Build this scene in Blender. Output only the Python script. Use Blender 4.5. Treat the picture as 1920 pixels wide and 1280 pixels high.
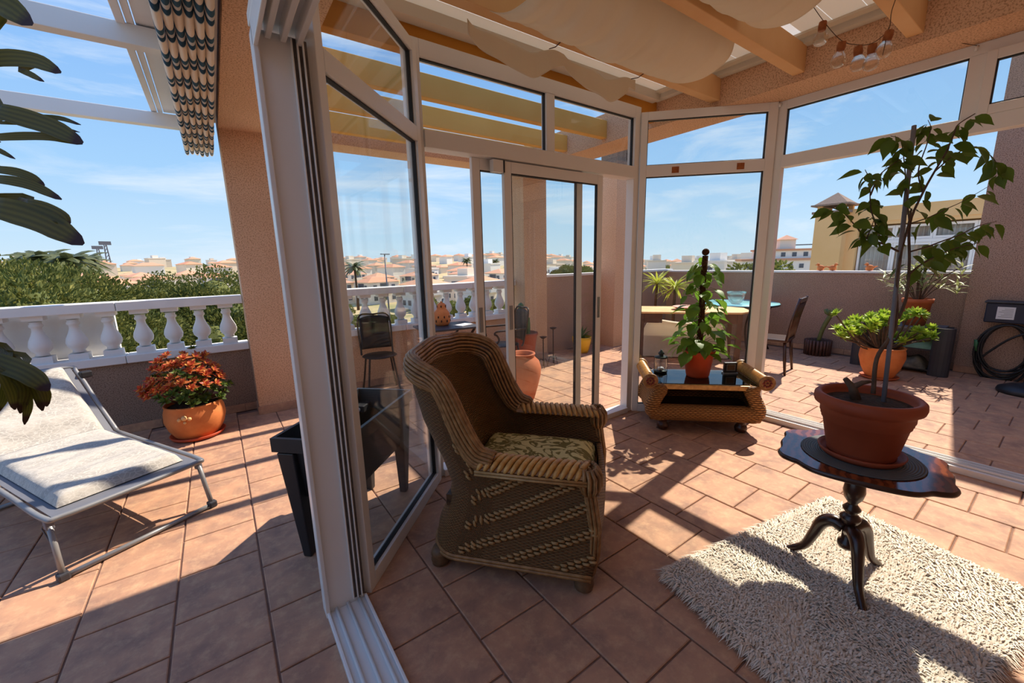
import bpy, math, random
from mathutils import Vector, Matrix, noise
import numpy as np

# ---------------------------------------------------------------- scene, camera
for o in list(bpy.data.objects):
    bpy.data.objects.remove(o)
SC = bpy.context.scene
COL = SC.collection
R = math.radians
random.seed(7)

FPX, PITCH, ROLL, YAW, EYE = 766.28, .192755, .023544, .619749, 1.48
def _cam():
    cp, sp = math.cos(PITCH), math.sin(PITCH)
    f = np.array([0, cp, -sp]); rt = np.array([1., 0, 0]); dn = np.array([0, -sp, -cp])
    cr, sr = math.cos(ROLL), math.sin(ROLL)
    m = np.stack([cr*rt+sr*dn, -sr*rt+cr*dn, f])
    c, s = math.cos(YAW), math.sin(YAW)
    return m @ np.array([[c, s, 0], [-s, c, 0], [0, 0, 1]]).T
CM = _cam()
def ray(x, y):
    return CM.T @ np.array([(x-960)/FPX, (y-640)/FPX, 1.])
def on_z(x, y, z=0.):                 # where the sight line of a pixel meets a level z
    d = ray(x, y); t = (z-EYE)/d[2]
    return Vector((d[0]*t, d[1]*t, z))
def on_x(x, y, X):
    d = ray(x, y); t = X/d[0]
    return Vector((X, d[1]*t, EYE+d[2]*t))
def on_y(x, y, Y):
    d = ray(x, y); t = Y/d[1]
    return Vector((d[0]*t, Y, EYE+d[2]*t))
def at_dist(x, y, D):                 # D = horizontal distance from the camera
    d = ray(x, y); t = D/math.hypot(d[0], d[1])
    return Vector((d[0]*t, d[1]*t, EYE+d[2]*t))
def depth_at(x, y, D):                # D = depth along the viewing axis
    d = ray(x, y)
    return Vector((d[0]*D, d[1]*D, EYE+d[2]*D))
def proj(p):
    v = CM @ (np.array(p, float)-np.array([0, 0, EYE]))
    return (960+FPX*v[0]/v[2], 640+FPX*v[1]/v[2], v[2])

cd = bpy.data.cameras.new('camera')
cd.sensor_width = 36.; cd.sensor_fit = 'HORIZONTAL'; cd.lens = 36.*FPX/1920.
cd.clip_start = .02; cd.clip_end = 9000.
cam = bpy.data.objects.new('camera', cd); COL.objects.link(cam)
mw = Matrix.Identity(4)
for i in range(3):
    mw[i][0] = CM[0][i]; mw[i][1] = -CM[1][i]; mw[i][2] = -CM[2][i]
mw[2][3] = EYE
cam.matrix_world = mw
SC.camera = cam

SC.view_settings.view_transform = 'Standard'
SC.view_settings.look = 'None'
SC.view_settings.gamma = 1.
SC.view_settings.use_curve_mapping = False
SC.view_settings.exposure = 0.40

# ---------------------------------------------------------------- sky and sun
def lin(r, g, b):
    f = lambda v: (v/255/12.92) if v/255 <= .04045 else ((v/255+.055)/1.055)**2.4
    return (f(r), f(g), f(b), 1.)

W = bpy.data.worlds.new('sky'); SC.world = W; W.use_nodes = True
nt = W.node_tree; nt.nodes.clear()
N = lambda t: nt.nodes.new(t)
tc = N('ShaderNodeTexCoord'); sep = N('ShaderNodeSeparateXYZ')
nt.links.new(tc.outputs['Generated'], sep.inputs[0])
rp = N('ShaderNodeValToRGB'); nt.links.new(sep.outputs['Z'], rp.inputs[0])
el = rp.color_ramp.elements
el[0].position = 0.; el[0].color = lin(206, 227, 241)
el[1].position = 1.; el[1].color = lin(84, 133, 214)
for p, c in ((.06, (190, 220, 243)), (.18, (160, 203, 243)), (.42, (126, 176, 238))):
    e = el.new(p); e.color = lin(*c)
mp = N('ShaderNodeMapping'); mp.inputs['Scale'].default_value = (1.1, 2.6, 9.)
mp.inputs['Rotation'].default_value = (0, R(4), R(25))
nt.links.new(tc.outputs['Generated'], mp.inputs[0])
nz = N('ShaderNodeTexNoise'); nz.inputs['Scale'].default_value = 1.5
nz.inputs['Detail'].default_value = 8; nz.inputs['Roughness'].default_value = .62
nz.inputs['Distortion'].default_value = .5
nt.links.new(mp.outputs[0], nz.inputs['Vector'])
cr = N('ShaderNodeValToRGB'); nt.links.new(nz.outputs['Fac'], cr.inputs[0])
cr.color_ramp.elements[0].position = .49; cr.color_ramp.elements[0].color = (0, 0, 0, 1)
cr.color_ramp.elements[1].position = .72; cr.color_ramp.elements[1].color = (.75, .75, .75, 1)
mx = N('ShaderNodeMixRGB'); nt.links.new(cr.outputs[0], mx.inputs['Fac'])
nt.links.new(rp.outputs[0], mx.inputs[1]); mx.inputs[2].default_value = lin(228, 238, 248)
bg = N('ShaderNodeBackground'); bg.inputs['Strength'].default_value = .84
nt.links.new(mx.outputs[0], bg.inputs['Color'])
wo = N('ShaderNodeOutputWorld'); nt.links.new(bg.outputs[0], wo.inputs[0])

sd = bpy.data.lights.new('sun', 'SUN'); sd.energy = 5.5; sd.angle = R(.55); sd.color = (1., .885, .74)
sun = bpy.data.objects.new('sun', sd); COL.objects.link(sun)
SUNV = Vector((-.88, -.118, -1.)).normalized()
sun.rotation_euler = SUNV.to_track_quat('-Z', 'Y').to_euler()
sun.location = (20, 3, 22)

# ---------------------------------------------------------------- materials
MAT = {}
class NT:
    def __init__(s, name):
        m = bpy.data.materials.new(name); m.use_nodes = True
        s.m = m; s.t = m.node_tree; s.t.nodes.clear()
        s.out = s.n('ShaderNodeOutputMaterial')
        MAT[name] = m
    def n(s, t, **kw):
        o = s.t.nodes.new(t)
        for k, v in kw.items():
            if k in o.inputs: o.inputs[k].default_value = v
            else: setattr(o, k, v)
        return o
    def l(s, a, b): s.t.links.new(a, b)
    def coord(s, kind='Object', scale=(1, 1, 1), rot=(0, 0, 0)):
        c = s.n('ShaderNodeTexCoord'); m = s.n('ShaderNodeMapping')
        m.inputs['Scale'].default_value = scale; m.inputs['Rotation'].default_value = rot
        if kind == 'World':
            g = s.n('ShaderNodeNewGeometry'); s.l(g.outputs['Position'], m.inputs[0])
        else: s.l(c.outputs[kind], m.inputs[0])
        return m.outputs[0]
    def noise(s, vec, scale, detail=4, rough=.55, dist=0.):
        o = s.n('ShaderNodeTexNoise'); o.inputs['Scale'].default_value = scale
        o.inputs['Detail'].default_value = detail; o.inputs['Roughness'].default_value = rough
        o.inputs['Distortion'].default_value = dist
        if vec is not None: s.l(vec, o.inputs['Vector'])
        return o.outputs['Fac']
    def ramp(s, fac, stops):
        o = s.n('ShaderNodeValToRGB'); e = o.color_ramp.elements
        e[0].position, e[0].color = stops[0]; e[1].position, e[1].color = stops[-1]
        for p, c in stops[1:-1]:
            q = e.new(p); q.color = c
        s.l(fac, o.inputs[0]); return o.outputs[0]
    def mix(s, fac, a, b, mode='MIX'):
        o = s.n('ShaderNodeMixRGB', blend_type=mode)
        for v, i in ((fac, 0), (a, 1), (b, 2)):
            if hasattr(v, 'is_linked') or hasattr(v, 'links'): s.l(v, o.inputs[i])
            else: o.inputs[i].default_value = v
        return o.outputs[0]
    def math(s, op, a, b=0.):
        o = s.n('ShaderNodeMath', operation=op)
        for v, i in ((a, 0), (b, 1)):
            if hasattr(v, 'links'): s.l(v, o.inputs[i])
            else: o.inputs[i].default_value = v
        return o.outputs[0]
    def bump(s, h, strength=.4, dist=.01):
        o = s.n('ShaderNodeBump'); o.inputs['Strength'].default_value = strength
        o.inputs['Distance'].default_value = dist; s.l(h, o.inputs['Height'])
        return o.outputs[0]
    def bsdf(s, col, rough=.6, metal=0., normal=None, spec=.5, trans=None, sub=None):
        b = s.n('ShaderNodeBsdfPrincipled')
        if hasattr(col, 'links'): s.l(col, b.inputs['Base Color'])
        else: b.inputs['Base Color'].default_value = col
        if hasattr(rough, 'links'): s.l(rough, b.inputs['Roughness'])
        else: b.inputs['Roughness'].default_value = rough
        b.inputs['Metallic'].default_value = metal
        b.inputs['Specular IOR Level'].default_value = spec
        if normal is not None: s.l(normal, b.inputs['Normal'])
        s.l(b.outputs[0], s.out.inputs[0])
        return b

def simple(name, c1, c2=None, scale=6., rough=.6, metal=0., bump=0., bscale=60., spec=.5, kind='Object', detail=4, dist=.006):
    t = NT(name); v = t.coord(kind)
    if c2 is None: c2 = tuple(min(1, q*.82) for q in c1[:3])+(1,)
    col = t.ramp(t.noise(v, scale, detail), [(.32, c1), (.68, c2)])
    nm = t.bump(t.noise(v, bscale, 3), bump, dist) if bump else None
    t.bsdf(col, rough, metal, nm, spec)
    return t.m

def speckle(name, a, b, dark, bump=.55, scale=70.):       # roughcast render
    t = NT(name); v = t.coord('World')
    big = t.noise(v, 1.3, 4)
    c = t.ramp(big, [(.3, a), (.7, b)])
    sp = t.noise(v, scale, 3, .7)
    m = t.ramp(sp, [(.40, (1, 1, 1, 1)), (.50, (0, 0, 0, 1))])
    c2 = t.mix(m, c, dark)
    c3 = t.mix(.92, c, c2)
    nm = t.bump(t.noise(v, scale*.8, 4, .65), bump, .012)
    t.bsdf(c3, .92, 0, nm, .2)
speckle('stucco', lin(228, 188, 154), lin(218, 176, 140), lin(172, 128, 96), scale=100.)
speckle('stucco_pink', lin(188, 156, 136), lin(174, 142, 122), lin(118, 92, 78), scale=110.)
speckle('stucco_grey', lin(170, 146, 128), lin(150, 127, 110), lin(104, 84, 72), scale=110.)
simple('white_paint', lin(240, 238, 235), lin(226, 224, 222), 3, .75, bump=.15, bscale=25)
simple('aluminium_white', lin(238, 236, 232), lin(230, 227, 222), 1.2, .34, spec=.5)
simple('aluminium_grey', lin(150, 150, 150), lin(132, 132, 134), 3, .4, .3)
simple('gasket', lin(26, 26, 28), lin(36, 36, 38), 8, .6)
simple('brush_pile', lin(104, 96, 90), lin(84, 78, 74), 30, .9)
simple('yellow_paint', lin(226, 176, 92), lin(214, 160, 74), 2.2, .8, bump=.2, bscale=18)
simple('ochre_paint', lin(204, 138, 44), lin(186, 120, 30), 2.6, .8, bump=.2, bscale=18)
simple('beam_paint', lin(232, 190, 138), lin(222, 176, 122), 2.2, .75, bump=.15, bscale=18)
simple('terracotta', lin(196, 104, 60), lin(176, 88, 48), 5, .8, bump=.15, bscale=40)
simple('terracotta_dark', lin(158, 72, 40), lin(138, 60, 32), 4, .62, bump=.12, bscale=30)
simple('terracotta_red', lin(206, 84, 44), lin(190, 72, 38), 4, .5)
simple('terracotta_orange', lin(226, 138, 74), lin(204, 112, 54), 7, .75, bump=.15, bscale=40)
simple('soil', lin(38, 28, 22), lin(70, 52, 40), 40, .95, bump=.8, bscale=70, dist=.02)
simple('black_plastic', lin(28, 28, 32), lin(38, 38, 42), 5, .45)
simple('dark_metal', lin(42, 36, 36), lin(58, 50, 48), 8, .42, .6)
simple('dark_wood', lin(66, 34, 20), lin(44, 22, 14), 9, .28, spec=.6)
simple('brown_wood', lin(96, 62, 48), lin(74, 46, 36), 9, .5)
simple('light_wood', lin(236, 188, 128), lin(222, 170, 108), 5, .6)
simple('grey_plastic', lin(112, 114, 122), lin(98, 100, 108), 4, .5)
simple('charcoal', lin(60, 60, 66), lin(50, 50, 56), 4, .5)
simple('rubber_black', lin(18, 18, 20), lin(28, 28, 30), 6, .5)
simple('navy_plastic', lin(26, 34, 58), lin(20, 26, 46), 5, .5)
simple('paper', lin(226, 226, 226), lin(212, 212, 214), 3, .8)
simple('turquoise_top', lin(160, 224, 226), lin(140, 206, 210), 4, .2)
simple('pink_plate', lin(216, 150, 130), lin(200, 134, 114), 5, .5)
simple('yellow_pot', lin(246, 196, 44), lin(232, 176, 30), 4, .4)
simple('cork', lin(170, 98, 48), lin(140, 76, 34), 50, .85)
simple('cord', lin(96, 66, 44), lin(80, 54, 36), 20, .8)
simple('stem_brown', lin(104, 82, 66), lin(78, 60, 48), 25, .8, bump=.3, bscale=60)
simple('stem_green', lin(110, 122, 70), lin(92, 100, 54), 14, .6)
simple('stake_grey', lin(128, 128, 136), lin(110, 110, 118), 8, .5)
simple('bark', lin(98, 74, 56), lin(66, 48, 36), 12, .95, bump=.6, bscale=20)
simple('grout', lin(150, 116, 98), lin(122, 92, 78), 9, .95)
simple('dry_earth', lin(206, 172, 130), lin(176, 146, 104), .2, .95)
simple('blade_glass_metal', lin(60, 70, 70), lin(50, 60, 60), 8, .35, .7)
# ---- floor tile: every tile (island) gets its own tone, plus cloudy mottling
t = NT('floor_tile'); v = t.coord('World')
g = t.n('ShaderNodeNewGeometry')
base = t.ramp(g.outputs['Random Per Island'], [(0., lin(184, 138, 109)), (.5, lin(193, 147, 117)), (1., lin(201, 156, 125))])
cl = t.noise(v, 5.5, 6, .62, .4)
c = t.mix(t.ramp(cl, [(.40, (0, 0, 0, 1)), (.66, (.8, .8, .8, 1))]), base, lin(150, 118, 102))
c = t.mix(t.ramp(t.noise(v, 17, 5, .7), [(.48, (0, 0, 0, 1)), (.72, (.5, .5, .5, 1))]), c, lin(222, 182, 142))
t.bsdf(c, t.math('ADD', t.math('MULTIPLY', cl, .22), .52), 0, t.bump(t.noise(v, 45, 4), .18, .004), .22)

def thin_glass(name, tint, f0, gloss=1.):
    # Schlick reflectance over clear transmission: both faces of a real pane behave alike
    t = NT(name); lw = t.n('ShaderNodeLayerWeight'); lw.inputs['Blend'].default_value = .5
    f = t.math('ADD', t.math('MULTIPLY', t.math('POWER', lw.outputs['Facing'], 5.), 1-f0), f0)
    gl = t.n('ShaderNodeBsdfGlossy'); gl.inputs['Roughness'].default_value = 0.
    tr = t.n('ShaderNodeBsdfTransparent'); tr.inputs['Color'].default_value = tint
    ms = t.n('ShaderNodeMixShader'); t.l(f, ms.inputs[0]); t.l(tr.outputs[0], ms.inputs[1]); t.l(gl.outputs[0], ms.inputs[2])
    t.l(ms.outputs[0], t.out.inputs[0])
thin_glass('glass', (.965, .985, .98, 1), .035)
thin_glass('glass_smoked', (.32, .33, .33, 1), .05)

t = NT('glass_jar')
gb = t.n('ShaderNodeBsdfGlass'); gb.inputs['Roughness'].default_value = 0.; gb.inputs['IOR'].default_value = 1.25
tr = t.n('ShaderNodeBsdfTransparent'); tr.inputs['Color'].default_value = (.93, .94, .94, 1)
ms = t.n('ShaderNodeMixShader'); ms.inputs[0].default_value = .35
t.l(tr.outputs[0], ms.inputs[1]); t.l(gb.outputs[0], ms.inputs[2]); t.l(ms.outputs[0], t.out.inputs[0])

def foliage(name, a, b, c=None, trans=.35, scale=9., rough=.45, rnd=True):
    t = NT(name); v = t.coord('Object')
    col = t.ramp(t.noise(v, scale, 3), [(.35, a), (.65, b)])
    if c is not None:
        g = t.n('ShaderNodeNewGeometry')
        col = t.mix(t.ramp(g.outputs['Random Per Island'], [(.4, (0, 0, 0, 1)), (1., (1, 1, 1, 1))]), col, c)
    b1 = t.bsdf(col, rough, 0, None, .4)
    tl = t.n('ShaderNodeBsdfTranslucent'); t.l(t.mix(.5, col, (.55, .75, .12, 1), 'MULTIPLY') if False else col, tl.inputs[0])
    ms = t.n('ShaderNodeMixShader'); ms.inputs[0].default_value = trans
    t.l(b1.outputs[0], ms.inputs[1]); t.l(tl.outputs[0], ms.inputs[2]); t.l(ms.outputs[0], t.out.inputs[0])
foliage('leaf_ficus', lin(86, 112, 36), lin(64, 88, 30), lin(110, 138, 44), .45)
foliage('leaf_pothos', lin(92, 138, 40), lin(62, 100, 34), lin(150, 186, 60), .5)
foliage('leaf_aeonium', lin(168, 196, 60), lin(132, 168, 50), lin(196, 214, 84), .35)
foliage('leaf_yucca', lin(190, 200, 64), lin(150, 172, 60), lin(212, 206, 92), .4)
foliage('leaf_oleander', lin(150, 158, 92), lin(120, 136, 72), lin(196, 200, 140), .35)
foliage('leaf_red', lin(212, 98, 74), lin(176, 58, 48), lin(238, 184, 92), .35)
foliage('leaf_green_dark', lin(70, 92, 36), lin(50, 70, 30), lin(120, 138, 50), .3)
foliage('leaf_palm', lin(96, 92, 26), lin(62, 62, 22), lin(112, 104, 34), .3, 6.)
foliage('leaf_palm_tip', lin(58, 36, 24), lin(40, 26, 20), None, .1)
foliage('pine_needles', lin(112, 118, 58), lin(84, 96, 46), lin(156, 152, 80), .25, .6, .8)
foliage('bush_needles', lin(128, 134, 66), lin(98, 112, 56), lin(170, 164, 92), .25, .6, .7)
foliage('palm_far', lin(104, 108, 68), lin(84, 92, 58), None, .2)
foliage('cactus_green', lin(66, 118, 74), lin(52, 98, 60), None, .05)

# ---- woven rattan: fine horizontal strands crossing upright stakes, on UV
def wicker(name, hi, mid, lo, strands, stakes, bump=.9):
    t = NT(name); c = t.n('ShaderNodeTexCoord'); sp = t.n('ShaderNodeSeparateXYZ'); t.l(c.outputs['UV'], sp.inputs[0])
    u, v = sp.outputs['X'], sp.outputs['Y']
    vs = t.math('MULTIPLY', v, strands); row = t.math('FLOOR', vs); fv = t.math('FRACT', vs)
    us = t.math('ADD', t.math('MULTIPLY', u, stakes), t.math('MULTIPLY', row, .5))
    sv = t.math('SINE', t.math('MULTIPLY', fv, math.pi))                 # rounded strand
    su = t.math('ABSOLUTE', t.math('SINE', t.math('MULTIPLY', us, math.pi)))
    h = t.math('MULTIPLY', sv, t.math('ADD', t.math('MULTIPLY', su, .65), .35))
    nz = t.noise(c.outputs['Object'], 22, 4)
    col = t.ramp(h, [(.05, lo), (.5, mid), (.95, hi)])
    col = t.mix(t.ramp(nz, [(.35, (0, 0, 0, 1)), (.7, (.5, .5, .5, 1))]), col, mid)
    t.bsdf(col, .5, 0, t.bump(h, bump, .012), .4)
wicker('wicker_dark', lin(186, 142, 92), lin(138, 98, 58), lin(56, 36, 20), 132., 84.)
wicker('wicker_seatback', lin(146, 102, 58), lin(104, 68, 36), lin(38, 24, 14), 60., 110.)
wicker('wicker_gold', lin(206, 154, 88), lin(160, 108, 54), lin(70, 42, 20), 30., 22.)
simple('rattan_cane', lin(176, 132, 82), lin(132, 92, 52), 30, .42, spec=.45)
simple('rattan_gold', lin(222, 172, 98), lin(186, 132, 66), 30, .4, spec=.45)
simple('rattan_light', lin(196, 156, 102), lin(168, 128, 80), 30, .45)
simple('rattan_accent', lin(182, 142, 90), lin(152, 114, 68), 30, .5)
simple('rattan_red', lin(134, 56, 42), lin(104, 40, 30), 20, .45)
simple('rattan_foot', lin(126, 96, 66), lin(96, 70, 46), 24, .5, bump=.3)
# ---- upholstery and textiles
t = NT('damask'); v = t.coord('Object', (1, 1, 1))
n1 = t.noise(v, 4.6, 2, .5, 2.8)
band = t.math('ABSOLUTE', t.math('SUBTRACT', n1, .5))
pat = t.ramp(band, [(.030, (1, 1, 1, 1)), (.045, (0, 0, 0, 1))])
vor = t.noise(v, 7.5, 1, .4, 3.4)
pat2 = t.ramp(vor, [(.57, (0, 0, 0, 1)), (.60, (1, 1, 1, 1))])
c = t.mix(t.math('MAXIMUM', pat, pat2), lin(214, 202, 142), lin(124, 112, 62))
t.bsdf(c, .85, 0, t.bump(t.noise(v, 300, 2), .2, .003), .2)
t = NT('leaf_print'); v = t.coord('Object', (1, 2.2, 1), (0, 0, R(20)))
vo = t.n('ShaderNodeTexVoronoi'); vo.inputs['Scale'].default_value = 34; vo.feature = 'DISTANCE_TO_EDGE'; t.l(v, vo.inputs['Vector'])
p = t.ramp(vo.outputs['Distance'], [(.03, (0, 0, 0, 1)), (.09, (1, 1, 1, 1))])
p2 = t.ramp(t.noise(v, 9, 2), [(.4, (0, 0, 0, 1)), (.6, (1, 1, 1, 1))])
c = t.mix(p, lin(200, 194, 184), t.mix(p2, lin(172, 166, 157), lin(192, 185, 174)))
t.bsdf(c, .9, 0, t.bump(t.noise(v, 18, 3), .5, .01), .15)
t = NT('awning_stripe'); v = t.coord('Object'); sp = t.n('ShaderNodeSeparateXYZ'); t.l(v, sp.inputs[0])
f = t.math('FRACT', t.math('MULTIPLY', sp.outputs['Y'], 1/.30))
c = t.ramp(f, [(0., lin(242, 224, 200)), (.44, lin(242, 224, 200)), (.45, lin(66, 96, 112)), (.62, lin(66, 96, 112)), (.63, lin(206, 200, 190)),
               (.73, lin(206, 200, 190)), (.74, lin(48, 74, 92)), (.90, lin(48, 74, 92)), (.91, lin(160, 168, 168)), (.94, lin(242, 224, 200)), (1., lin(242, 224, 200))])
b1 = t.bsdf(c, .9, 0, None, .1)
tl = t.n('ShaderNodeBsdfTranslucent'); t.l(c, tl.inputs[0]); ms = t.n('ShaderNodeMixShader'); ms.inputs[0].default_value = .25
t.l(b1.outputs[0], ms.inputs[1]); t.l(tl.outputs[0], ms.inputs[2]); t.l(ms.outputs[0], t.out.inputs[0])
def translucent(name, col, k, rough=.6, bump=None):
    t = NT(name); b1 = t.bsdf(col, rough, 0, t.bump(t.noise(t.coord('Object'), bump, 3), .15, .004) if bump else None, .3)
    tl = t.n('ShaderNodeBsdfTranslucent'); tl.inputs[0].default_value = col; ms = t.n('ShaderNodeMixShader'); ms.inputs[0].default_value = k
    t.l(b1.outputs[0], ms.inputs[1]); t.l(tl.outputs[0], ms.inputs[2]); t.l(ms.outputs[0], t.out.inputs[0])
translucent('fabric_cream', lin(246, 236, 218), .45, .9, 180)
translucent('ceiling_board', lin(232, 222, 206), .40)
translucent('roof_sheet', lin(238, 234, 226), .30)
t = NT('rug_wool'); g = t.n('ShaderNodeNewGeometry')
c = t.ramp(g.outputs['Random Per Island'], [(0., lin(214, 198, 178)), (.5, lin(234, 222, 204)), (1., lin(246, 238, 224))])
t.bsdf(c, .95, 0, None, .1)
t = NT('varnish'); v = t.coord('Object', (1, 1, 1))
w = t.n('ShaderNodeTexWave'); w.inputs['Scale'].default_value = 9; w.inputs['Distortion'].default_value = 6; w.inputs['Detail'].default_value = 3; t.l(v, w.inputs['Vector'])
t.bsdf(t.ramp(w.outputs['Fac'], [(.2, lin(92, 44, 24)), (.8, lin(132, 68, 36))]), .12, 0, None, .7)
t = NT('placemat'); v = t.coord('Object')
w = t.n('ShaderNodeTexWave'); w.wave_type = 'RINGS'; w.rings_direction = 'Z'; w.inputs['Scale'].default_value = 34; t.l(v, w.inputs['Vector'])
t.bsdf(t.ramp(w.outputs['Fac'], [(.2, lin(62, 64, 66)), (.8, lin(96, 98, 100))]), .6, 0, t.bump(w.outputs['Fac'], .5, .004), .4)
t = NT('moss_pole'); v = t.coord('Object')
t.bsdf(t.ramp(t.noise(v, 60, 4), [(.35, lin(52, 32, 22)), (.65, lin(96, 64, 40))]), .95, 0, t.bump(t.noise(v, 70, 4), 1., .02), .1)
# ---- far things
t = NT('roof_far'); v = t.coord('Object')
g = t.n('ShaderNodeObjectInfo')
c = t.ramp(g.outputs['Random'], [(0., lin(214, 148, 112)), (.5, lin(226, 166, 130)), (1., lin(204, 152, 124))])
w = t.n('ShaderNodeTexWave'); w.inputs['Scale'].default_value = 1.6; t.l(v, w.inputs['Vector'])
t.bsdf(t.mix(t.math('MULTIPLY', w.outputs['Fac'], .25), c, lin(170, 112, 86)), .9)
t = NT('wall_far'); g = t.n('ShaderNodeObjectInfo')
t.bsdf(t.ramp(g.outputs['Random'], [(0., lin(232, 222, 210)), (.4, lin(244, 238, 230)), (.7, lin(226, 208, 186)), (1., lin(238, 226, 206))]), .9)
simple('window_far', lin(92, 98, 108), lin(70, 76, 88), 1, .3)
simple('sea', lin(150, 182, 204), lin(160, 190, 208), .002, .3, kind='World')
t = NT('land'); v = t.coord('World')
c = t.ramp(t.noise(v, .05, 6, .6), [(.35, lin(150, 146, 96)), (.55, lin(196, 172, 130)), (.7, lin(122, 128, 76))])
t.bsdf(c, .95)
simple('neighbour_wall', lin(240, 196, 138), lin(230, 184, 122), .8, .9, bump=.2, bscale=20)
simple('curtain', lin(196, 186, 176), lin(176, 166, 158), 3, .9)
simple('asphalt', lin(120, 118, 116), lin(104, 102, 100), .5, .9)

# ---------------------------------------------------------------- mesh helpers
class MB:
    def __init__(s): s.v = []; s.f = []; s.uv = {}
    def add(s, vs, fs):
        o = len(s.v); s.v += [tuple(p) for p in vs]; s.f += [tuple(i+o for i in f) for f in fs]; return o
    def box(s, c, d, rz=0., ch=0.):
        x, y, z = d[0]/2, d[1]/2, d[2]/2; ca, sa = math.cos(rz), math.sin(rz)
        P = [(-x, -y, -z), (x, -y, -z), (x, y, -z), (-x, y, -z), (-x, -y, z), (x, -y, z), (x, y, z), (-x, y, z)]
        P = [(c[0]+a*ca-b*sa, c[1]+a*sa+b*ca, c[2]+q) for a, b, q in P]
        s.add(P, [(0, 3, 2, 1), (4, 5, 6, 7), (0, 1, 5, 4), (1, 2, 6, 5), (2, 3, 7, 6), (3, 0, 4, 7)])
        return s
    def bb(s, a, b):
        return s.box([(a[i]+b[i])/2 for i in range(3)], [abs(b[i]-a[i]) for i in range(3)])
    def bar(s, a, b, w, h, up=(0, 0, 1)):                 # rectangular bar from a to b
        a, b = Vector(a), Vector(b); t = (b-a).normalized(); u = Vector(up)
        sx = t.cross(u)
        if sx.length < 1e-5: sx = t.cross(Vector((1, 0, 0)))
        sx.normalize(); uz = sx.cross(t)
        P = []
        for e in (a, b):
            for i, j in ((-1, -1), (1, -1), (1, 1), (-1, 1)): P.append(e+sx*(i*w/2)+uz*(j*h/2))
        s.add(P, [(0, 1, 2, 3), (7, 6, 5, 4), (0, 4, 5, 1), (1, 5, 6, 2), (2, 6, 7, 3), (3, 7, 4, 0)])
        return s
    def tube(s, pts, r, n=8, cap=True, closed=False):
        pts = [Vector(p) for p in pts]; m = len(pts)
        rs = r if isinstance(r, (list, tuple)) else [r]*m
        T = []
        for i in range(m):
            a = pts[(i-1) % m] if closed else pts[max(i-1, 0)]; b = pts[(i+1) % m] if closed else pts[min(i+1, m-1)]
            d = (b-a); T.append(d.normalized() if d.length > 1e-9 else Vector((0, 0, 1)))
        nrm = T[0].orthogonal().normalized(); o = len(s.v)
        for i in range(m):
            nrm = (nrm-T[i]*nrm.dot(T[i]))
            nrm = nrm.normalized() if nrm.length > 1e-6 else T[i].orthogonal().normalized()
            bn = T[i].cross(nrm)
            for k in range(n):
                q = 2*math.pi*k/n; s.v.append(tuple(pts[i]+(nrm*math.cos(q)+bn*math.sin(q))*rs[i]))
        for i in range(m if closed else m-1):
            j = (i+1) % m
            for k in range(n):
                k2 = (k+1) % n; s.f.append((o+i*n+k, o+i*n+k2, o+j*n+k2, o+j*n+k))
        if cap and not closed:
            s.f.append(tuple(o+k for k in reversed(range(n)))); s.f.append(tuple(o+(m-1)*n+k for k in range(n)))
        return s
    def lathe(s, prof, n=24, c=(0, 0, 0), sx=1., sy=1., cap=True):
        o = len(s.v); m = len(prof)
        for r, z in prof:
            for k in range(n):
                q = 2*math.pi*k/n; s.v.append((c[0]+r*math.cos(q)*sx, c[1]+r*math.sin(q)*sy, c[2]+z))
        for i in range(m-1):
            for k in range(n):
                k2 = (k+1) % n; s.f.append((o+i*n+k, o+i*n+k2, o+(i+1)*n+k2, o+(i+1)*n+k))
        if cap:
            if prof[0][0] > 1e-6: s.f.append(tuple(o+k for k in reversed(range(n))))
            if prof[-1][0] > 1e-6: s.f.append(tuple(o+(m-1)*n+k for k in range(n)))
        return s
    def prism(s, poly, z0, z1):
        n = len(poly); o = s.add([(x, y, z0) for x, y in poly]+[(x, y, z1) for x, y in poly], [])
        s.f.append(tuple(o+i for i in reversed(range(n)))); s.f.append(tuple(o+n+i for i in range(n)))
        for i in range(n):
            j = (i+1) % n; s.f.append((o+i, o+j, o+n+j, o+n+i))
        return s
    def grid(s, fn, nu, nv, uv=True, wrap=False):
        o = len(s.v)
        for i in range(nu+1):
            for j in range(nv+1):
                s.v.append(tuple(fn(i/nu, j/nv)))
        for i in range(nu):
            for j in range(nv):
                a = o+i*(nv+1)+j; f = (a, a+nv+1, a+nv+2, a+1)
                if uv: s.uv[len(s.f)] = ((i/nu, j/nv), ((i+1)/nu, j/nv), ((i+1)/nu, (j+1)/nv), (i/nu, (j+1)/nv))
                s.f.append(f)
        return s
    def ball(s, c, r, n=10, sz=1.):
        pr = [(max(1e-4, r*math.sin(math.pi*i/n)), -r*sz*math.cos(math.pi*i/n)) for i in range(n+1)]
        return s.lathe(pr, n+4, c, cap=False)
    def mesh(s, name):
        me = bpy.data.meshes.new(name); me.from_pydata(s.v, [], s.f)
        if s.uv:
            ul = me.uv_layers.new(name='UVMap')
            for p in me.polygons:
                q = s.uv.get(p.index)
                if q:
                    for k, li in enumerate(p.loop_indices): ul.data[li].uv = q[k]
        return me
    def build(s, name, mat, parent=None, smooth=False, kind=None, bevel=0., angle=40):
        me = s.mesh(name); me.materials.append(MAT[mat]); return link(name, me, parent, smooth, kind, bevel, angle)

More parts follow.
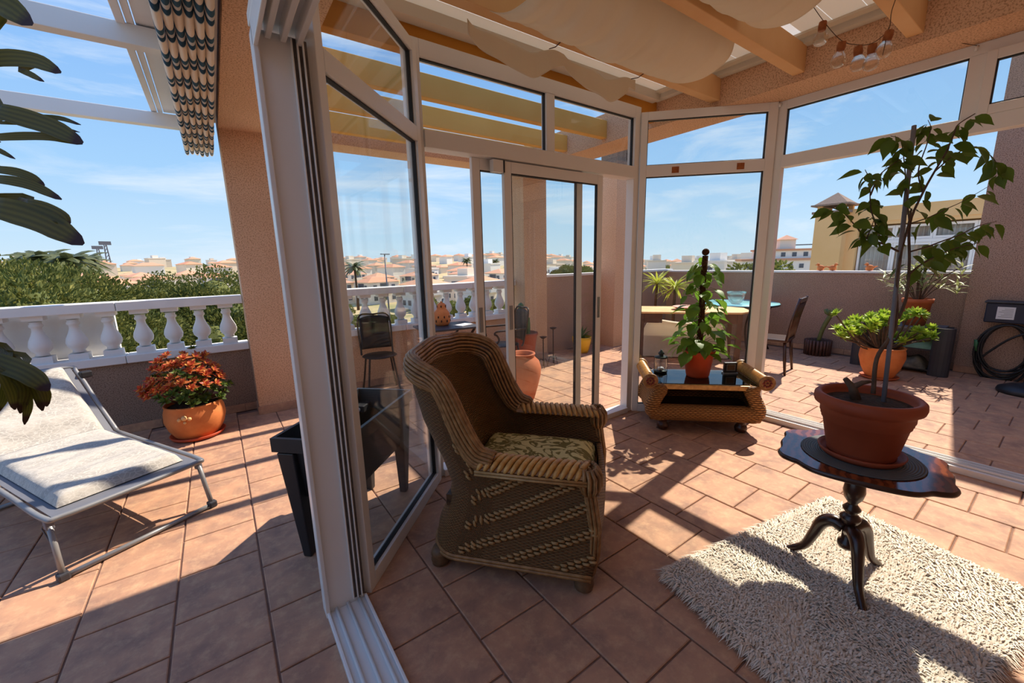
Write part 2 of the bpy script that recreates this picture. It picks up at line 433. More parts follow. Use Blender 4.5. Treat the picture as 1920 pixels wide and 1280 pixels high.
def link(name, me, parent=None, smooth=False, kind=None, bevel=0., angle=40):
    if smooth:
        me.polygons.foreach_set('use_smooth', [True]*len(me.polygons))
        if smooth == 'auto':
            try: me.set_sharp_from_angle(angle=R(angle))
            except Exception: pass
    o = bpy.data.objects.new(name, me); COL.objects.link(o)
    if parent is not None: o.parent = parent
    if kind: o['kind'] = kind
    if bevel:
        b = o.modifiers.new('bevel', 'BEVEL'); b.width = bevel; b.segments = 2; b.limit_method = 'ANGLE'; b.angle_limit = R(40)
    return o
def tag(o, label, cat, group=None):
    o['label'] = label; o['category'] = cat
    if group: o['group'] = group
    return o
def thing(name, label, cat, loc=(0, 0, 0), rz=0., group=None):
    o = bpy.data.objects.new(name, None); COL.objects.link(o); o.empty_display_size = .1
    o.location = loc; o.rotation_euler = (0, 0, rz)
    return tag(o, label, cat, group)
def struct(o): o['kind'] = 'structure'; return o
def instance(name, me, parent, loc=(0, 0, 0), rot=None, scale=None):
    o = bpy.data.objects.new(name, me); COL.objects.link(o); o.parent = parent; o.location = loc
    if rot is not None: o.rotation_euler = rot
    if scale is not None: o.scale = scale
    return o
def copy_tree(o, parent=None):
    c = o.copy(); COL.objects.link(c); c.parent = parent
    for ch in list(o.children): copy_tree(ch, c)
    return c
def spline(pts, n=8):                                     # Catmull-Rom through points
    P = [Vector(p) for p in pts]; P = [P[0]*2-P[1]]+P+[P[-1]*2-P[-2]]; out = []
    for i in range(1, len(P)-2):
        for k in range(n):
            u = k/n; a, b, c, d = P[i-1:i+3]
            out.append(.5*((2*b)+(c-a)*u+(2*a-5*b+4*c-d)*u*u+(3*b-a-3*c+d)*u**3))
    out.append(P[-2]); return out
def leaf_mesh(name, mat, L, Wd, droop=.25, fold=.25, n=6, tip=1.3, stemlen=0.):
    # a leaf lying along +x, blade up, folded along the midrib, drooping to its tip
    m = MB(); rows = []
    for i in range(n+1):
        u = i/n; w = Wd/2*(math.sin(math.pi*min(1, u**.8))**.9)*(1 if u < .6 else (1-(u-.6)/.4)**(tip-1) if u < 1 else 0)
        x = stemlen+u*L; z = -droop*L*u*u
        rows.append((len(m.v))); m.v += [(x, w, z+w*fold), (x, 0, z), (x, -w, z+w*fold)]
    for i in range(n):
        a, b = rows[i], rows[i+1]; m.f += [(a, a+1, b+1, b), (a+1, a+2, b+2, b+1)]
    me = m.mesh(name); me.materials.append(MAT[mat]); me.polygons.foreach_set('use_smooth', [True]*len(me.polygons))
    return me
def aim(d, up=(0, 0, 1), twist=0.):
    # euler that turns +x to direction d and keeps z towards up
    x = Vector(d).normalized(); u = Vector(up); y = u.cross(x)
    if y.length < 1e-4: y = Vector((0, 1, 0)).cross(x)
    y.normalize(); z = x.cross(y)
    m = Matrix((x, y, z)).transposed()
    if twist: m = m @ Matrix.Rotation(twist, 3, 'X')
    return m.to_euler()
# ================================================================ the setting
# ---------------------------------------------------------------- tiled floor
PITCH_T = .3352
floor = struct(MB().bb((-6, -2.2, -.30), (9., 5.4, -.008)).build('floor', 'grout'))
def tile_mb():
    h = PITCH_T/2-.004; c = .004; m = MB()
    b = [(-h, -h), (h, -h), (h, h), (-h, h)]; i = [(x*(h-c)/h, y*(h-c)/h) for x, y in b]
    m.add([(x, y, -.012) for x, y in b]+[(x, y, -.003) for x, y in b]+[(x, y, 0) for x, y in i],
          [(8, 9, 10, 11)]+[(k, (k+1) % 4, 4+(k+1) % 4, 4+k) for k in range(4)]+[(4+k, 4+(k+1) % 4, 8+(k+1) % 4, 8+k) for k in range(4)])
    return m
tiles = []
for ix in range(-12, 24):
    for iy in range(-6, 17):
        x = (ix+.5)*PITCH_T+.004; y = (iy+(0 if ix % 2 else .5))*PITCH_T+2.0448-6*PITCH_T+.005+PITCH_T*.5
        if y > 5.0-.02 or y < -2.0 or x > 7.52 or x < -3.6: continue
        p = proj((x, y, 0))
        vis = p[2] > .3 and -150 < p[0] < 2070 and 400 < p[1] < 1500
        tiles.append(((0 if vis else 1000)+math.hypot(x, y), x, y))
tiles.sort()
tme = tile_mb().mesh('tile'); tme.materials.append(MAT['floor_tile'])
rnd = random.Random(3)
rest = MB(); tm = tile_mb()
for k, (d, x, y) in enumerate(tiles):
    if k < 300:
        instance('tile', tme, floor, (x, y, rnd.uniform(-.0012, .0008)), (0, 0, rnd.choice((0, 1, 2, 3))*math.pi/2))
    else:
        rest.add([(a+x, b+y, c) for a, b, c in tm.v], tm.f)
rest.build('tile_field', 'floor_tile', floor, kind='stuff')

# ---------------------------------------------------------------- walls, pillars, beams
def skirting(name, a, b, n, parent_y=True):
    # row of upright skirting tiles along the foot of a wall
    s = struct(MB().bar(a, b, .006, .084).build(name, 'grout')); s.location.z = .042
    A, B = Vector(a), Vector(b); L = (B-A).length; m = MB().box((0, 0, 0), (PITCH_T-.006, .012, .08)); me = m.mesh('skirting_tile'); me.materials.append(MAT['floor_tile'])
    k = int(L/PITCH_T); ang = math.atan2((B-A).y, (B-A).x); q = (B-A)/L
    for i in range(k+1):
        l = min(PITCH_T, L-i*PITCH_T)
        if l < .05: continue
        p = A+q*(i*PITCH_T+l/2); instance('skirting_tile', me, s, (p.x, p.y, 0), (0, 0, ang), (l/PITCH_T, 1, 1))
    return s
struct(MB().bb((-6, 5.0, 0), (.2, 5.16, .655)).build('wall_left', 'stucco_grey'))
struct(MB().bb((.63, 5.0, 0), (3.64, 5.16, .655)).build('wall_front', 'stucco'))
skirting('baseboard_left', (-3.6, 4.993, 0), (.2, 4.993, 0), 0)
skirting('baseboard_front', (.63, 4.993, 0), (3.64, 4.993, 0), 0)
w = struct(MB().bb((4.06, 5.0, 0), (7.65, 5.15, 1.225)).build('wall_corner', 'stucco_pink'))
MB().bb((4.06, 4.985, 1.225), (7.66, 5.165, 1.262)).build('coping', 'white_paint', w)
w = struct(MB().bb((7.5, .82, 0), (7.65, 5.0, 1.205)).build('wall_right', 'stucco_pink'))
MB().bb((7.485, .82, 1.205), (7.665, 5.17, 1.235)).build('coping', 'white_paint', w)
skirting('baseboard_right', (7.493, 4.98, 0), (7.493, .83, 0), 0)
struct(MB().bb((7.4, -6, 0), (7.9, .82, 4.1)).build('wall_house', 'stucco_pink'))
skirting('baseboard_house', (7.393, .82, 0), (7.393, -1.9, 0), 0)
struct(MB().bb((-3.2, -.75, 0), (7.4, -.45, 3.1)).build('wall_back', 'stucco'))
struct(MB().bb((-6.2, 5.20, .05), (-.80, 5.26, 1.128)).build('wall_outer', 'white_paint'))
def pillar(name, x0, x1):
    p = struct(MB().bb((x0, 4.75, 0), (x1, 5.07, 2.72)).build(name, 'stucco'))
    m = MB()
    m.bb((x0-.008, 4.738, 0), (x1+.008, 4.75, .085)).bb((x0-.012, 4.742, 0), (x0, 5.0, .085)).bb((x1, 4.742, 0), (x1+.012, 5.0, .085))
    m.build('skirting_tile', 'floor_tile', p); return p
pillar('pillar', .2, .63); pillar('pillar', 3.64, 4.06)
# the ring of rendered beams carrying the pergola
b = struct(MB().bb((.2, -2.2, 2.72), (.63, 4.75, 3.02)).build('beam', 'stucco'))
b = struct(MB().bb((3.64, -2.2, 2.72), (4.06, 4.75, 3.02)).build('beam', 'stucco'))
b = struct(MB().bb((.2, 4.75, 2.72), (4.06, 5.07, 3.02)).build('beam', 'stucco'))
# chimney stack with round smoke holes, beside the front parapet
ch = struct(MB().bb((5.42, 4.60, 0), (6.0, 4.98, 2.95)).build('chimney_stack', 'stucco'))
MB().bb((5.36, 4.54, 2.95), (6.06, 5.04, 3.0)).build('chimney_ledge', 'stucco_grey', ch)
m = MB()
for (a, b_) in (((5.44, 4.62), (5.56, 4.96)), ((5.86, 4.62), (5.98, 4.96)), ((5.56, 4.62), (5.66, 4.66)), ((5.76, 4.62), (5.86, 4.66)), ((5.56, 4.92), (5.66, 4.96)), ((5.76, 4.92), (5.86, 4.96))):
    m.bb((*a, 3.0), (*b_, 3.26))
m.build('chimney_head', 'stucco_grey', ch)
for y in (4.64, 4.94):
    MB().tube([Vector((5.71+.075*math.cos(q), y, 3.1+.085*math.sin(q))) for q in np.linspace(0, 2*math.pi, 20)[:-1]], .018, 6, closed=True).build('smoke_hole', 'charcoal', ch, True)
MB().bb((5.38, 4.56, 3.26), (6.04, 5.02, 3.3)).build('chimney_cap', 'stucco_grey', ch)

# ---------------------------------------------------------------- roof of the sunroom
# thin opal sheeting lets a little daylight through; boards hang below it
m = MB(); m.add([(.55, -2.2, 3.014), (3.7, -2.2, 3.014), (3.7, 2.74, 3.014), (.55, 2.74, 3.014)], [(0, 1, 2, 3)]); cl = struct(m.build('ceiling', 'roof_sheet'))
BY = [.778+.617*k for k in range(-4, 7)]            # near faces of the pergola beams
for k in range(-4, 4):
    y0, y1 = BY[k+4]-.617+.077, BY[k+4]
    if y1 > 2.72: continue
    for j in range(3):
        a = y0+(y1-y0)*j/3; m = MB(); m.add([(.63, a+.002, 2.99), (3.56, a+.002, 2.99), (3.56, a+(y1-y0)/3-.002, 2.99), (.63, a+(y1-y0)/3-.002, 2.99)], [(3, 2, 1, 0)]); m.build('ceiling_board', 'ceiling_board', cl)
MB().bb((.63, 2.545, 2.915), (3.57, 2.629, 2.985)).build('cornice', 'ceiling_board', cl)
MB().bb((3.57, -2.2, 2.935), (3.64, 2.66, 2.985)).build('cornice', 'ceiling_board', cl)
MB().bb((3.50, -2.2, 2.97), (3.565, 2.6, 2.985)).build('cornice', 'ceiling_board', cl)
for k, y in enumerate(BY):
    mt = 'beam_paint' if y < 2.4 else ('ochre_paint' if y < 2.8 else 'yellow_paint')
    nm = struct(MB().bb((.63, y, 2.768), (3.64, y+.077, 2.943)).build('beam', mt, bevel=.004))

# ---------------------------------------------------------------- glazed enclosure
class Bay:
    """a glazed bay in the upright plane through plan points P and Q; s = metres along it, o = metres off it (positive = outside)"""
    def __init__(s, name, P, Q):
        s.P = Vector((*P, 0)); s.Q = Vector((*Q, 0)); s.L = (s.Q-s.P).length; s.t = (s.Q-s.P)/s.L
        s.n = Vector((-s.t.y, s.t.x, 0)); s.rz = math.atan2(s.t.y, s.t.x)
        s.root = bpy.data.objects.new(name, None); COL.objects.link(s.root); struct(s.root)
        s.root.location = s.P; s.root.rotation_euler = (0, 0, s.rz)
    def box(s, name, s0, s1, z0, z1, o0=-.03, o1=.03, mat='aluminium_white', parent=None, bevel=.003):
        return MB().bb((s0, o0, z0), (s1, o1, z1)).build(name, mat, parent or s.root, bevel=bevel)
    def pane(s, s0, s1, z0, z1, o=0., parent=None, gasket=True):
        p = MB().bb((s0, o-.003, z0), (s1, o+.003, z1)).build('pane', 'glass', parent or s.root)
        if gasket:
            g = .007; m = MB()
            m.bb((s0, o-.012, z0), (s0+g, o+.012, z1)).bb((s1-g, o-.012, z0), (s1, o+.012, z1)).bb((s0, o-.012, z0), (s1, o+.012, z0+g)).bb((s0, o-.012, z1-g), (s1, o+.012, z1))
            m.build('gasket', 'gasket', p)
        return p
    def leaf(s, s0, s1, z0, z1, o, st=.062, bot=.085, top=.075):
        """a sliding sash: stiles, rails and its pane"""
        l = s.box('stile', s0, s0+st, z0, z1, o-.016, o+.016)
        s.box('stile', s1-st, s1, z0, z1, o-.016, o+.016)
        s.box('rail', s0+st, s1-st, z0, z0+bot, o-.016, o+.016); s.box('rail', s0+st, s1-st, z1-top, z1, o-.016, o+.016)
        p = s.pane(s0+st, s1-st, z0+bot, z1-top, o)
        return l

# bay 1: the wide opening to the left terrace, sashes slid away; jamb, floor track and head track stay
d1 = Bay('door_1', (.288, 1.70), (.288, -.45))     # s runs towards the camera, o positive = +x side
d1.box('jamb', -.055, -.004, 0, 2.25, -.073, .075); d1.box('upper_post', -.055, -.004, 2.31, 2.72, -.073, .075)
d1.box('jamb_flange', -.06, .012, 0, 2.25, -.088, -.071)
for o in (.028, .046, .064):
    d1.box('guide_fin', -.01, .010, .03, 2.245, o-.003, o+.003)
for o in (.037, .055, .071): d1.box('brush_seal', -.006, .0, .03, 2.245, o-.006, o+.006, 'brush_pile', bevel=0)
for z in (.16, .82, 1.5, 2.12):
    MB().lathe([(.0, 0), (.0062, .0), (.0062, .002), (.0, .002)], 10).build('screw', 'dark_metal', d1.root, True)
    o = d1.root.children[-1]; o.location = (-.004, .012, z); o.rotation_euler = (0, R(90), 0)
d1.box('floor_track', -.004, 2.14, 0, .012, -.073, .075)
for o in (-.045, .003, .05): MB().tube([(0, o, .021), (2.14, o, .021)], .0075, 8).build('track_rail', 'aluminium_white', d1.root, True)
for o in (-.079, .079): d1.box('track_kerb', -.004, 2.14, 0, .026, o-.006, o+.006)
d1.box('head_track', -.055, 2.14, 2.27, 2.31, -.088, .078)
d1.box('head_skirt', -.002, 2.14, 2.19, 2.27, -.088, -.074)
for o in (-.042, .004, .052): d1.box('head_rail', -.002, 2.14, 2.225, 2.272, o-.009, o+.009)
d1.box('head_rail', -.055, 2.14, 2.66, 2.72, -.03, .03); d1.pane(0, 2.14, 2.31, 2.66)

# bay 2: splayed fixed light between the jamb and the front doors
A1, B1 = (.375, 1.735), (1.085, 2.455)
w1 = Bay('window_1', A1, B1)
w1.box('post', 0, .05, 0, 2.72); w1.box('post', w1.L-.055, w1.L, 0, 2.72)
w1.box('rail', .05, w1.L-.055, 0, .075); w1.box('rail', .05, w1.L-.055, 2.185, 2.265); w1.box('rail', .05, w1.L-.055, 2.66, 2.72)
w1.pane(.05, w1.L-.055, .075, 2.185); w1.pane(.05, w1.L-.055, 2.265, 2.66)

# bay 3: front sliding doors under a two-light transom
d2 = Bay('door_2', (1.085, 2.50), (3.20, 2.50))
d2.box('post', -.03, .055, 0, 2.768, -.035, .045); d2.box('post', d2.L-.075, d2.L, 0, 2.768, -.035, .045)
d2.box('rail', .055, d2.L-.075, 2.675, 2.768, -.035, .045); d2.box('rail', .055, d2.L-.075, 2.175, 2.275, -.05, .06)
d2.box('mullion', 1.035, 1.115, 2.275, 2.675)
d2.box('threshold', .055, d2.L-.075, 0, .05, -.055, .06)
d2.pane(.055, 1.035, 2.275, 2.675); d2.pane(1.115, d2.L-.075, 2.275, 2.675)
d2.leaf(.415, 1.46, .05, 2.175, .035)
d2.leaf(.64, 1.645, .05, 2.165, -.018)
MB().bb((.66, -.04, .98), (.685, -.034, 1.16)).build('handle', 'aluminium_grey', d2.root)
MB().bb((.43, .012, .98), (.455, .018, 1.16)).build('handle', 'aluminium_grey', d2.root)
MB().bb((1.60, -.04, .98), (1.625, -.034, 1.16)).build('handle', 'aluminium_grey', d2.root)
d2.box('head_stop', .545, .64, 2.085, 2.165, -.045, .0); d2.box('stop_cap', .628, .64, 2.085, 2.165, -.05, .0, 'gasket')

# bay 4: second splay, behind the wicker table
w2 = Bay('window_2', (3.205, 2.47), (3.975, 1.70))
w2.box('post', 0, .055, 0, 2.72); w2.box('post', w2.L-.07, w2.L, 0, 2.72)
w2.box('rail', .055, w2.L-.07, 0, .075); w2.box('rail', .055, w2.L-.07, 2.19, 2.285); w2.box('rail', .055, w2.L-.07, 2.655, 2.72)
w2.pane(.055, w2.L-.07, .075, 2.19); w2.pane(.055, w2.L-.07, 2.285, 2.655)
for s_ in (.27, .80): w2.box('adhesive_patch', s_, s_+.06, 2.21, 2.262, -.0315, -.03, 'cork', bevel=0)

# bay 5: right-hand sliding doors with transoms
d3 = Bay('door_3', (4.0, 1.70), (4.0, -.45))
d3.box('post', 0, .075, 0, 2.72); d3.box('post', 1.085, 1.16, 2.295, 2.655); d3.box('post', 2.06, 2.14, 0, 2.655)
d3.box('rail', .075, 2.14, 2.655, 2.72); d3.box('rail', .075, 2.14, 2.20, 2.295, -.045, .045); d3.box('threshold', .075, 2.14, 0, .045, -.085, .085)
for o in (-.05, 0, .05): d3.box('track_rail', .075, 2.14, .045, .062, o-.005, o+.005)
d3.pane(.075, 1.085, 2.295, 2.655)
d3.leaf(1.72, 2.06, .062, 2.20, .02)
# hinged top light with its own sash
for a, b_, z0, z1 in ((1.16, 1.205, 2.295, 2.655), (2.015, 2.06, 2.295, 2.655), (1.205, 2.015, 2.295, 2.35), (1.205, 2.015, 2.60, 2.655)):
    d3.box('sash', a, b_, z0, z1, -.05, -.01)
d3.pane(1.205, 2.015, 2.35, 2.60, -.03)
d3.box('catch', 1.36, 1.42, 2.30, 2.32, -.06, -.05, 'aluminium_grey')
for s_ in (.03, 1.11):
    MB().tube([(s_, -.035, 2.70), (s_, -.055, 2.70), (s_, -.055, 2.675)], .008, 6).build('hook', 'aluminium_white', d3.root, True)

# ---------------------------------------------------------------- balustrades
BAL = [(.058, 0), (.058, .055), (.045, .065), (.040, .085), (.066, .115), (.074, .15), (.066, .19), (.046, .235), (.034, .27), (.032, .30), (.044, .312), (.044, .326), (.036, .335), (.040, .352), (.058, .36), (.058, .40)]
def baluster_mesh():
    m = MB()
    m.box((0, 0, .028), (.125, .125, .056)); m.box((0, 0, .385), (.125, .125, .04))
    m.lathe(BAL[2:-2], 14); me = m.mesh('baluster'); me.materials.append(MAT['white_paint'])
    me.polygons.foreach_set('use_smooth', [len(p.vertices) == 4 and i > 12 for i, p in enumerate(me.polygons)]); return me
bme = baluster_mesh()
def balustrade(x0, x1, xs, label, cuts):
    b = thing('balustrade', label, 'balustrade', (x0, 5.07, .655), 0)
    m = MB(); xe = [x0]+cuts+[x1]
    for i in range(len(xe)-1):
        MB().bb((xe[i]-x0+.002, -.105, .475), (xe[i+1]-x0-.002, .105, .555)).build('top_rail', 'white_paint', b, bevel=.006)
        MB().bb((xe[i]-x0+.002, -.10, 0), (xe[i+1]-x0-.002, .10, .072)).build('bottom_rail', 'white_paint', b, bevel=.006)
    for x in xs: instance('baluster', bme, b, (x-x0, 0, .072))
    return b
balustrade(-5.0, .2, [-.18-.2185*k+.228 for k in range(0, 16)], 'white turned balustrade on the terrace parapet left of the pillar', [-3.6, -2.2, -.745])
balustrade(.63, 3.64, [.78+.2185*k for k in range(0, 13)], 'white turned balustrade seen through the glass between two pillars', [1.9, 2.9])
# ================================================================ wicker armchair
def interp(x, xs, ys): return float(np.interp(x, xs, ys))
ac = thing('wicker_armchair', 'brown wicker armchair with leaf-patterned seat cushion beside the open glass door', 'armchair', (.722, 1.722, 0), R(-50))
WC = .70                                            # width between the arm lines
Zb = [.095, .2, .32, .42, .565, .742, .9, 1.05]; Db = [-.03, -.012, .045, .066, .02, -.07, -.115, -.135]
Zf = [.095, .17, .33, .573, .62]; Df = [.775, .795, .80, .765, .75]
Zs = [.095, .2, .42, .6, .95]; Ws = [-.062, -.052, -.03, -.042, -.03]
def dback(z): return interp(z, Zb, Db)
def dfront(z): return interp(z, Zf, Df)
# template of the U-shaped plan: (a 0 back..1 front, w 0..1)
PL = []
for k in range(10): PL.append((1-.64*k/10, 0.))
for k in range(13): PL.append((.36-.16*k/12, 0.))
for k in range(1, 9):
    q = k/8*math.pi/2; PL.append((.20*(1-math.sin(q)), .24*(1-math.cos(q))))
for k in range(1, 7): PL.append((0., .24+.52*k/6))
PL = PL[:-1]+[(a, 1-w) for a, w in reversed(PL[:31])]
def ztop(i):
    a, w = PL[i]; h = abs(w-.5)
    if a > .2: return interp(a, [.2, .225, .25, .27, .285, .30, .32, .345, .38], [.945, .925, .885, .82, .74, .67, .62, .59, .577])
    return interp(a, [0, .05, .12, .2], [.99, .985, .97, .945]) + (.02*(1-(h/.26)**2) if h < .26 else 0)
def shell_pt(i, z):
    a, w = PL[i]; zz = min(max(z, .095), 1.05)
    d = dback(zz)+a*(dfront(min(zz, .62))-dback(zz)); so = interp(zz, Zs, Ws)
    return Vector((d, w*WC+so*(1-2*w)*(1 if w in (0., 1.) else abs(1-2*w)), z))
nP = len(PL)-1
def shell(u, v):
    x = u*nP; i = min(int(x), nP-1); f = x-i
    zt = ztop(i)*(1-f)+ztop(i+1)*f; z = .095+(zt-.095)*v
    return shell_pt(i, z).lerp(shell_pt(i+1, z), f)
m = MB(); NV = 40
m.grid(shell, nP, NV)
for k, q in list(m.uv.items()):                      # even strand height: v carries real height
    f = m.f[k]; m.uv[k] = tuple((c[0], m.v[vi][2]) for c, vi in zip(q, f))
sh = m.build('woven_shell', 'wicker_dark', ac, True)
so = sh.modifiers.new('thick', 'SOLIDIFY'); so.thickness = .032; so.offset = 1
# inner face of the back, closer woven
# hoop of parallel canes along arms and back
top = [shell_pt(i, ztop(i)) for i in range(len(PL))]
path = [p for p, (a, w) in zip(top, PL) if a < .47]
path = spline([path[i] for i in range(0, len(path), 3)]+[path[-1]], 5)
ctr = Vector((.35, WC/2, 0))
hoop = ac
core = []
for i, p in enumerate(path):
    O = (p-ctr); O.z = 0; O.normalize(); core.append(p-O*.012+Vector((0, 0, .012)))
MB().tube(core, .033, 10).build('hoop_core', 'brown_wood', ac, True)
for c in range(18):
    th_ = 2*math.pi*c/18; s_ = math.cos(th_); pts = []
    for i, p in enumerate(path):
        T = (path[min(i+1, len(path)-1)]-path[max(i-1, 0)]).normalized()
        O = (p-ctr); O.z = 0; O.normalize(); B = T.cross(O).normalized()
        e = min(1, min(i, len(path)-1-i)/10)
        hw = .047+.014*e
        pts.append(p+B*(s_*hw)+O*(.036*math.sin(th_)-.012)+Vector((0, 0, .012)))
    MB().tube(pts, .0085, 6).build('hoop_cane', 'rattan_cane', ac, True)
# arms: padded rest wrapped in slanting canes, double trim along the edge
for side in (0, 1):
    y0 = -.035 if side == 0 else WC+.035; sg = 1 if side == 0 else -1
    prof = [(math.cos(q)*.062, math.sin(q)*.03) for q in np.linspace(0, math.pi, 9)]
    m = MB(); m.grid(lambda u, v: (.275+.475*u, y0+sg*.022+prof[int(round(v*8))][0], .572+.004*u+prof[int(round(v*8))][1]), 2, 8)
    arm = m.build('arm_rest', 'rattan_cane', ac, True)
    for k in range(15):
        x = .285+.031*k
        pts = [(x-.012+.062*(j/8), y0+sg*.022-math.cos(math.pi*j/8)*.067*sg, .573+math.sin(math.pi*j/8)*.036) for j in range(9)]
        MB().tube(pts, [.006, .011, .0125, .013, .013, .013, .0125, .011, .006], 6).build('arm_wrap', 'rattan_gold', arm, True)
    for dz in (.552, .566):
        MB().tube([(.26, y0-sg*.047, dz), (.5, y0-sg*.047, dz), (.755, y0-sg*.040, dz)], .0065, 6).build('edge_cane', 'rattan_light', ac, True)
    MB().tube([(.29, y0-sg*.03, .592), (.283, y0+sg*.022, .612), (.283, y0+sg*.07, .592)], .007, 6).build('edge_cane', 'rattan_light', ac, True)
    # front post: bundle of upright canes ending in a braided knot under the arm
    post = MB()
    for k in range(9):
        q = 2*math.pi*k/9; x, y = .022*math.cos(q), .022*math.sin(q)
        post.tube([(dfront(z)-.012+x, y0+sg*.01+y, z) for z in (.10, .2, .33, .47, .60)], .0078, 6)
    post.build('front_post', 'rattan_cane', ac, True)
    kn = MB()
    for k in range(12):
        q = 2*math.pi*k/12; x, y = math.cos(q), math.sin(q)
        kn.tube([(.755+.03*x, y0+sg*.015+.045*y, .615), (.765+.045*x, y0+sg*.015+.058*y, .58), (.765+.046*x, y0+sg*.015+.058*y, .53), (.765+.028*x, y0+sg*.012+.036*y, .495)], .009, 6)
    kn.build('arm_knot', 'rattan_cane', ac, True)
# front apron and plinth braid
m = MB(); m.grid(lambda u, v: (dfront(.1+.30*v)-.02+.03*math.sin(math.pi*u), .0+WC*u, .1+.30*v), 16, 12)
for k, q in list(m.uv.items()): m.uv[k] = tuple((c[0]*.3, m.v[vi][2]) for c, vi in zip(q, m.f[k]))
ap = m.build('front_apron', 'wicker_dark', ac, True); so = ap.modifiers.new('thick', 'SOLIDIFY'); so.thickness = .03; so.offset = 0
for dz in (.088, .104):
    MB().tube([shell_pt(i, dz)*1.0 for i in range(len(PL))], .009, 6).build('plinth_cane', 'rattan_cane', ac, True)
# pale accent weave climbing the sides in slanting rows
acc = MB()
def accent(i, z, L=.031, h=.0145):
    if not 0 < i < nP or z < .125: return
    p = shell(i/nP, (z-.095)/(ztop(int(i))-.095)) if z < ztop(int(i))-.05 else None
    if p is None: return
    q = shell(min(1, (i+.3)/nP), (z-.095)/(ztop(int(i))-.095)); T = (q-p).normalized(); O = Vector((T.y, -T.x, 0))
    if (p-ctr).dot(O) < 0: O = -O
    acc.tube([p-T*L*.5+O*.001, p-T*L*.25+O*.006, p+T*L*.25+O*.006, p+T*L*.5+O*.001], [h*.35, h*.5, h*.5, h*.35], 6)
for row in range(-3, 8):
    for j in range(0, 23):
        a_ = .985-.78*j/23; i = float(np.interp(-a_, [-q_[0] for q_ in PL[:23]], range(23))); zc = .56-.40*(1-a_)-row*.125+.14
        for dz in (-.013, .007): accent(i+(.2 if dz > 0 else 0), zc+dz)
        i2 = nP-i; accent(i2, zc)
acc.build('accent_weave', 'rattan_accent', ac, True, kind='stuff')
# seat cushion
m = MB()
def cush(u, v):
    x = .10+.66*u; y = .045+.61*v
    e = min(u, 1-u, v, 1-v); return (x, y, .375+.085*min(1, (e/.12))**.5+.012*math.sin(math.pi*u)*math.sin(math.pi*v))
m.grid(cush, 28, 28); c = m.build('seat_cushion', 'damask', ac, True); so = c.modifiers.new('thick', 'SOLIDIFY'); so.thickness = .05; so.offset = -1
MB().box((.42, .35, .34), (.70, .66, .06)).build('seat_deck', 'wicker_dark', ac)
for x, y in ((.03, -.005), (.742, -.012), (.03, WC+.005), (.742, WC+.012)):
    MB().lathe([(.026, 0), (.042, .012), (.046, .035), (.040, .055), (.046, .065), (.040, .08), (.030, .1)], 16, (x, y, 0)).build('bun_foot', 'rattan_foot', ac, True)

# ================================================================ wicker coffee table
ct = thing('wicker_coffee_table', 'low wicker table with rolled ends, rosettes and dark glass top', 'table', (3.405, 1.912, 0), R(-45))
HL, DP = .41, .245                                   # half length to inner side, half depth
SIDE = [(.40, .115), (.445, .16), (.452, .23), (.425, .30), (.395, .36), (.405, .41), (.445, .435)]   # (x, z) of the curved end
sp = spline([(x, 0, z) for x, z in SIDE], 5)
for sg in (-1, 1):
    m = MB()
    def endsurf(u, v):
        p = sp[min(len(sp)-1, int(round(v*(len(sp)-1))))]; return (sg*p.x, -DP+2*DP*u, p.z)
    m.grid(endsurf, 8, len(sp)-1)
    for k, q in list(m.uv.items()): m.uv[k] = tuple((c[0]*.5, c[1]) for c in q)
    e = m.build('rolled_end', 'wicker_gold', ct, True); so = e.modifiers.new('thick', 'SOLIDIFY'); so.thickness = .03; so.offset = 0
    # front and back scroll posts
    for fy in (-1, 1):
        m = MB(); m.grid(lambda u, v: (sg*(sp[min(len(sp)-1, int(round(u*(len(sp)-1))))].x-.03+.062*math.cos(2*math.pi*v)), fy*(DP-.01)+.058*math.sin(2*math.pi*v), sp[min(len(sp)-1, int(round(u*(len(sp)-1))))].z), len(sp)-1, 12)
        for k, q in list(m.uv.items()): m.uv[k] = tuple((c[1]*.4, c[0]*.7) for c in q)
        m.build('scroll_post', 'wicker_gold', ct, True)
    # roll along the top, wrapped in cane
    roll = MB().tube([(sg*.455, -DP-.02, .462), (sg*.455, DP+.02, .462)], .042, 18).build('arm_roll', 'rattan_gold', ct, True)
    for k in range(34):
        y = -DP-.01+(2*DP+.02)*k/33
        MB().tube([(sg*.455+.043*math.cos(q), y+.006*math.sin(q), .462+.043*math.sin(q)) for q in np.linspace(0, 2*math.pi, 15)[:-1]], .0062, 5, closed=True).build('roll_wrap', 'rattan_gold', roll, True)
    # rosette on the front of each roll: braided rim, ring of red beads
    for fy in (-1, 1):
        ros = MB().lathe([(0, 0), (.055, 0), (.063, .010), (.058, .024), (0, .024)], 22).build('rosette', 'rattan_cane', ct, True)
        ros.location = (sg*.455, fy*(DP+.02), .462); ros.rotation_euler = (R(90) if fy < 0 else R(-90), 0, 0)
        MB().tube([(.056*math.cos(q), .056*math.sin(q), .018) for q in np.linspace(0, 2*math.pi, 25)[:-1]], .009, 6, closed=True).build('rosette_rim', 'rattan_cane', ros, True)
        for k in range(8):
            q = 2*math.pi*k/8; MB().ball((.028*math.cos(q), .028*math.sin(q), .024), .0112, 6).build('bead', 'rattan_red', ros, True)
        MB().ball((0, 0, .024), .011, 6).build('bead', 'rattan_red', ros, True)
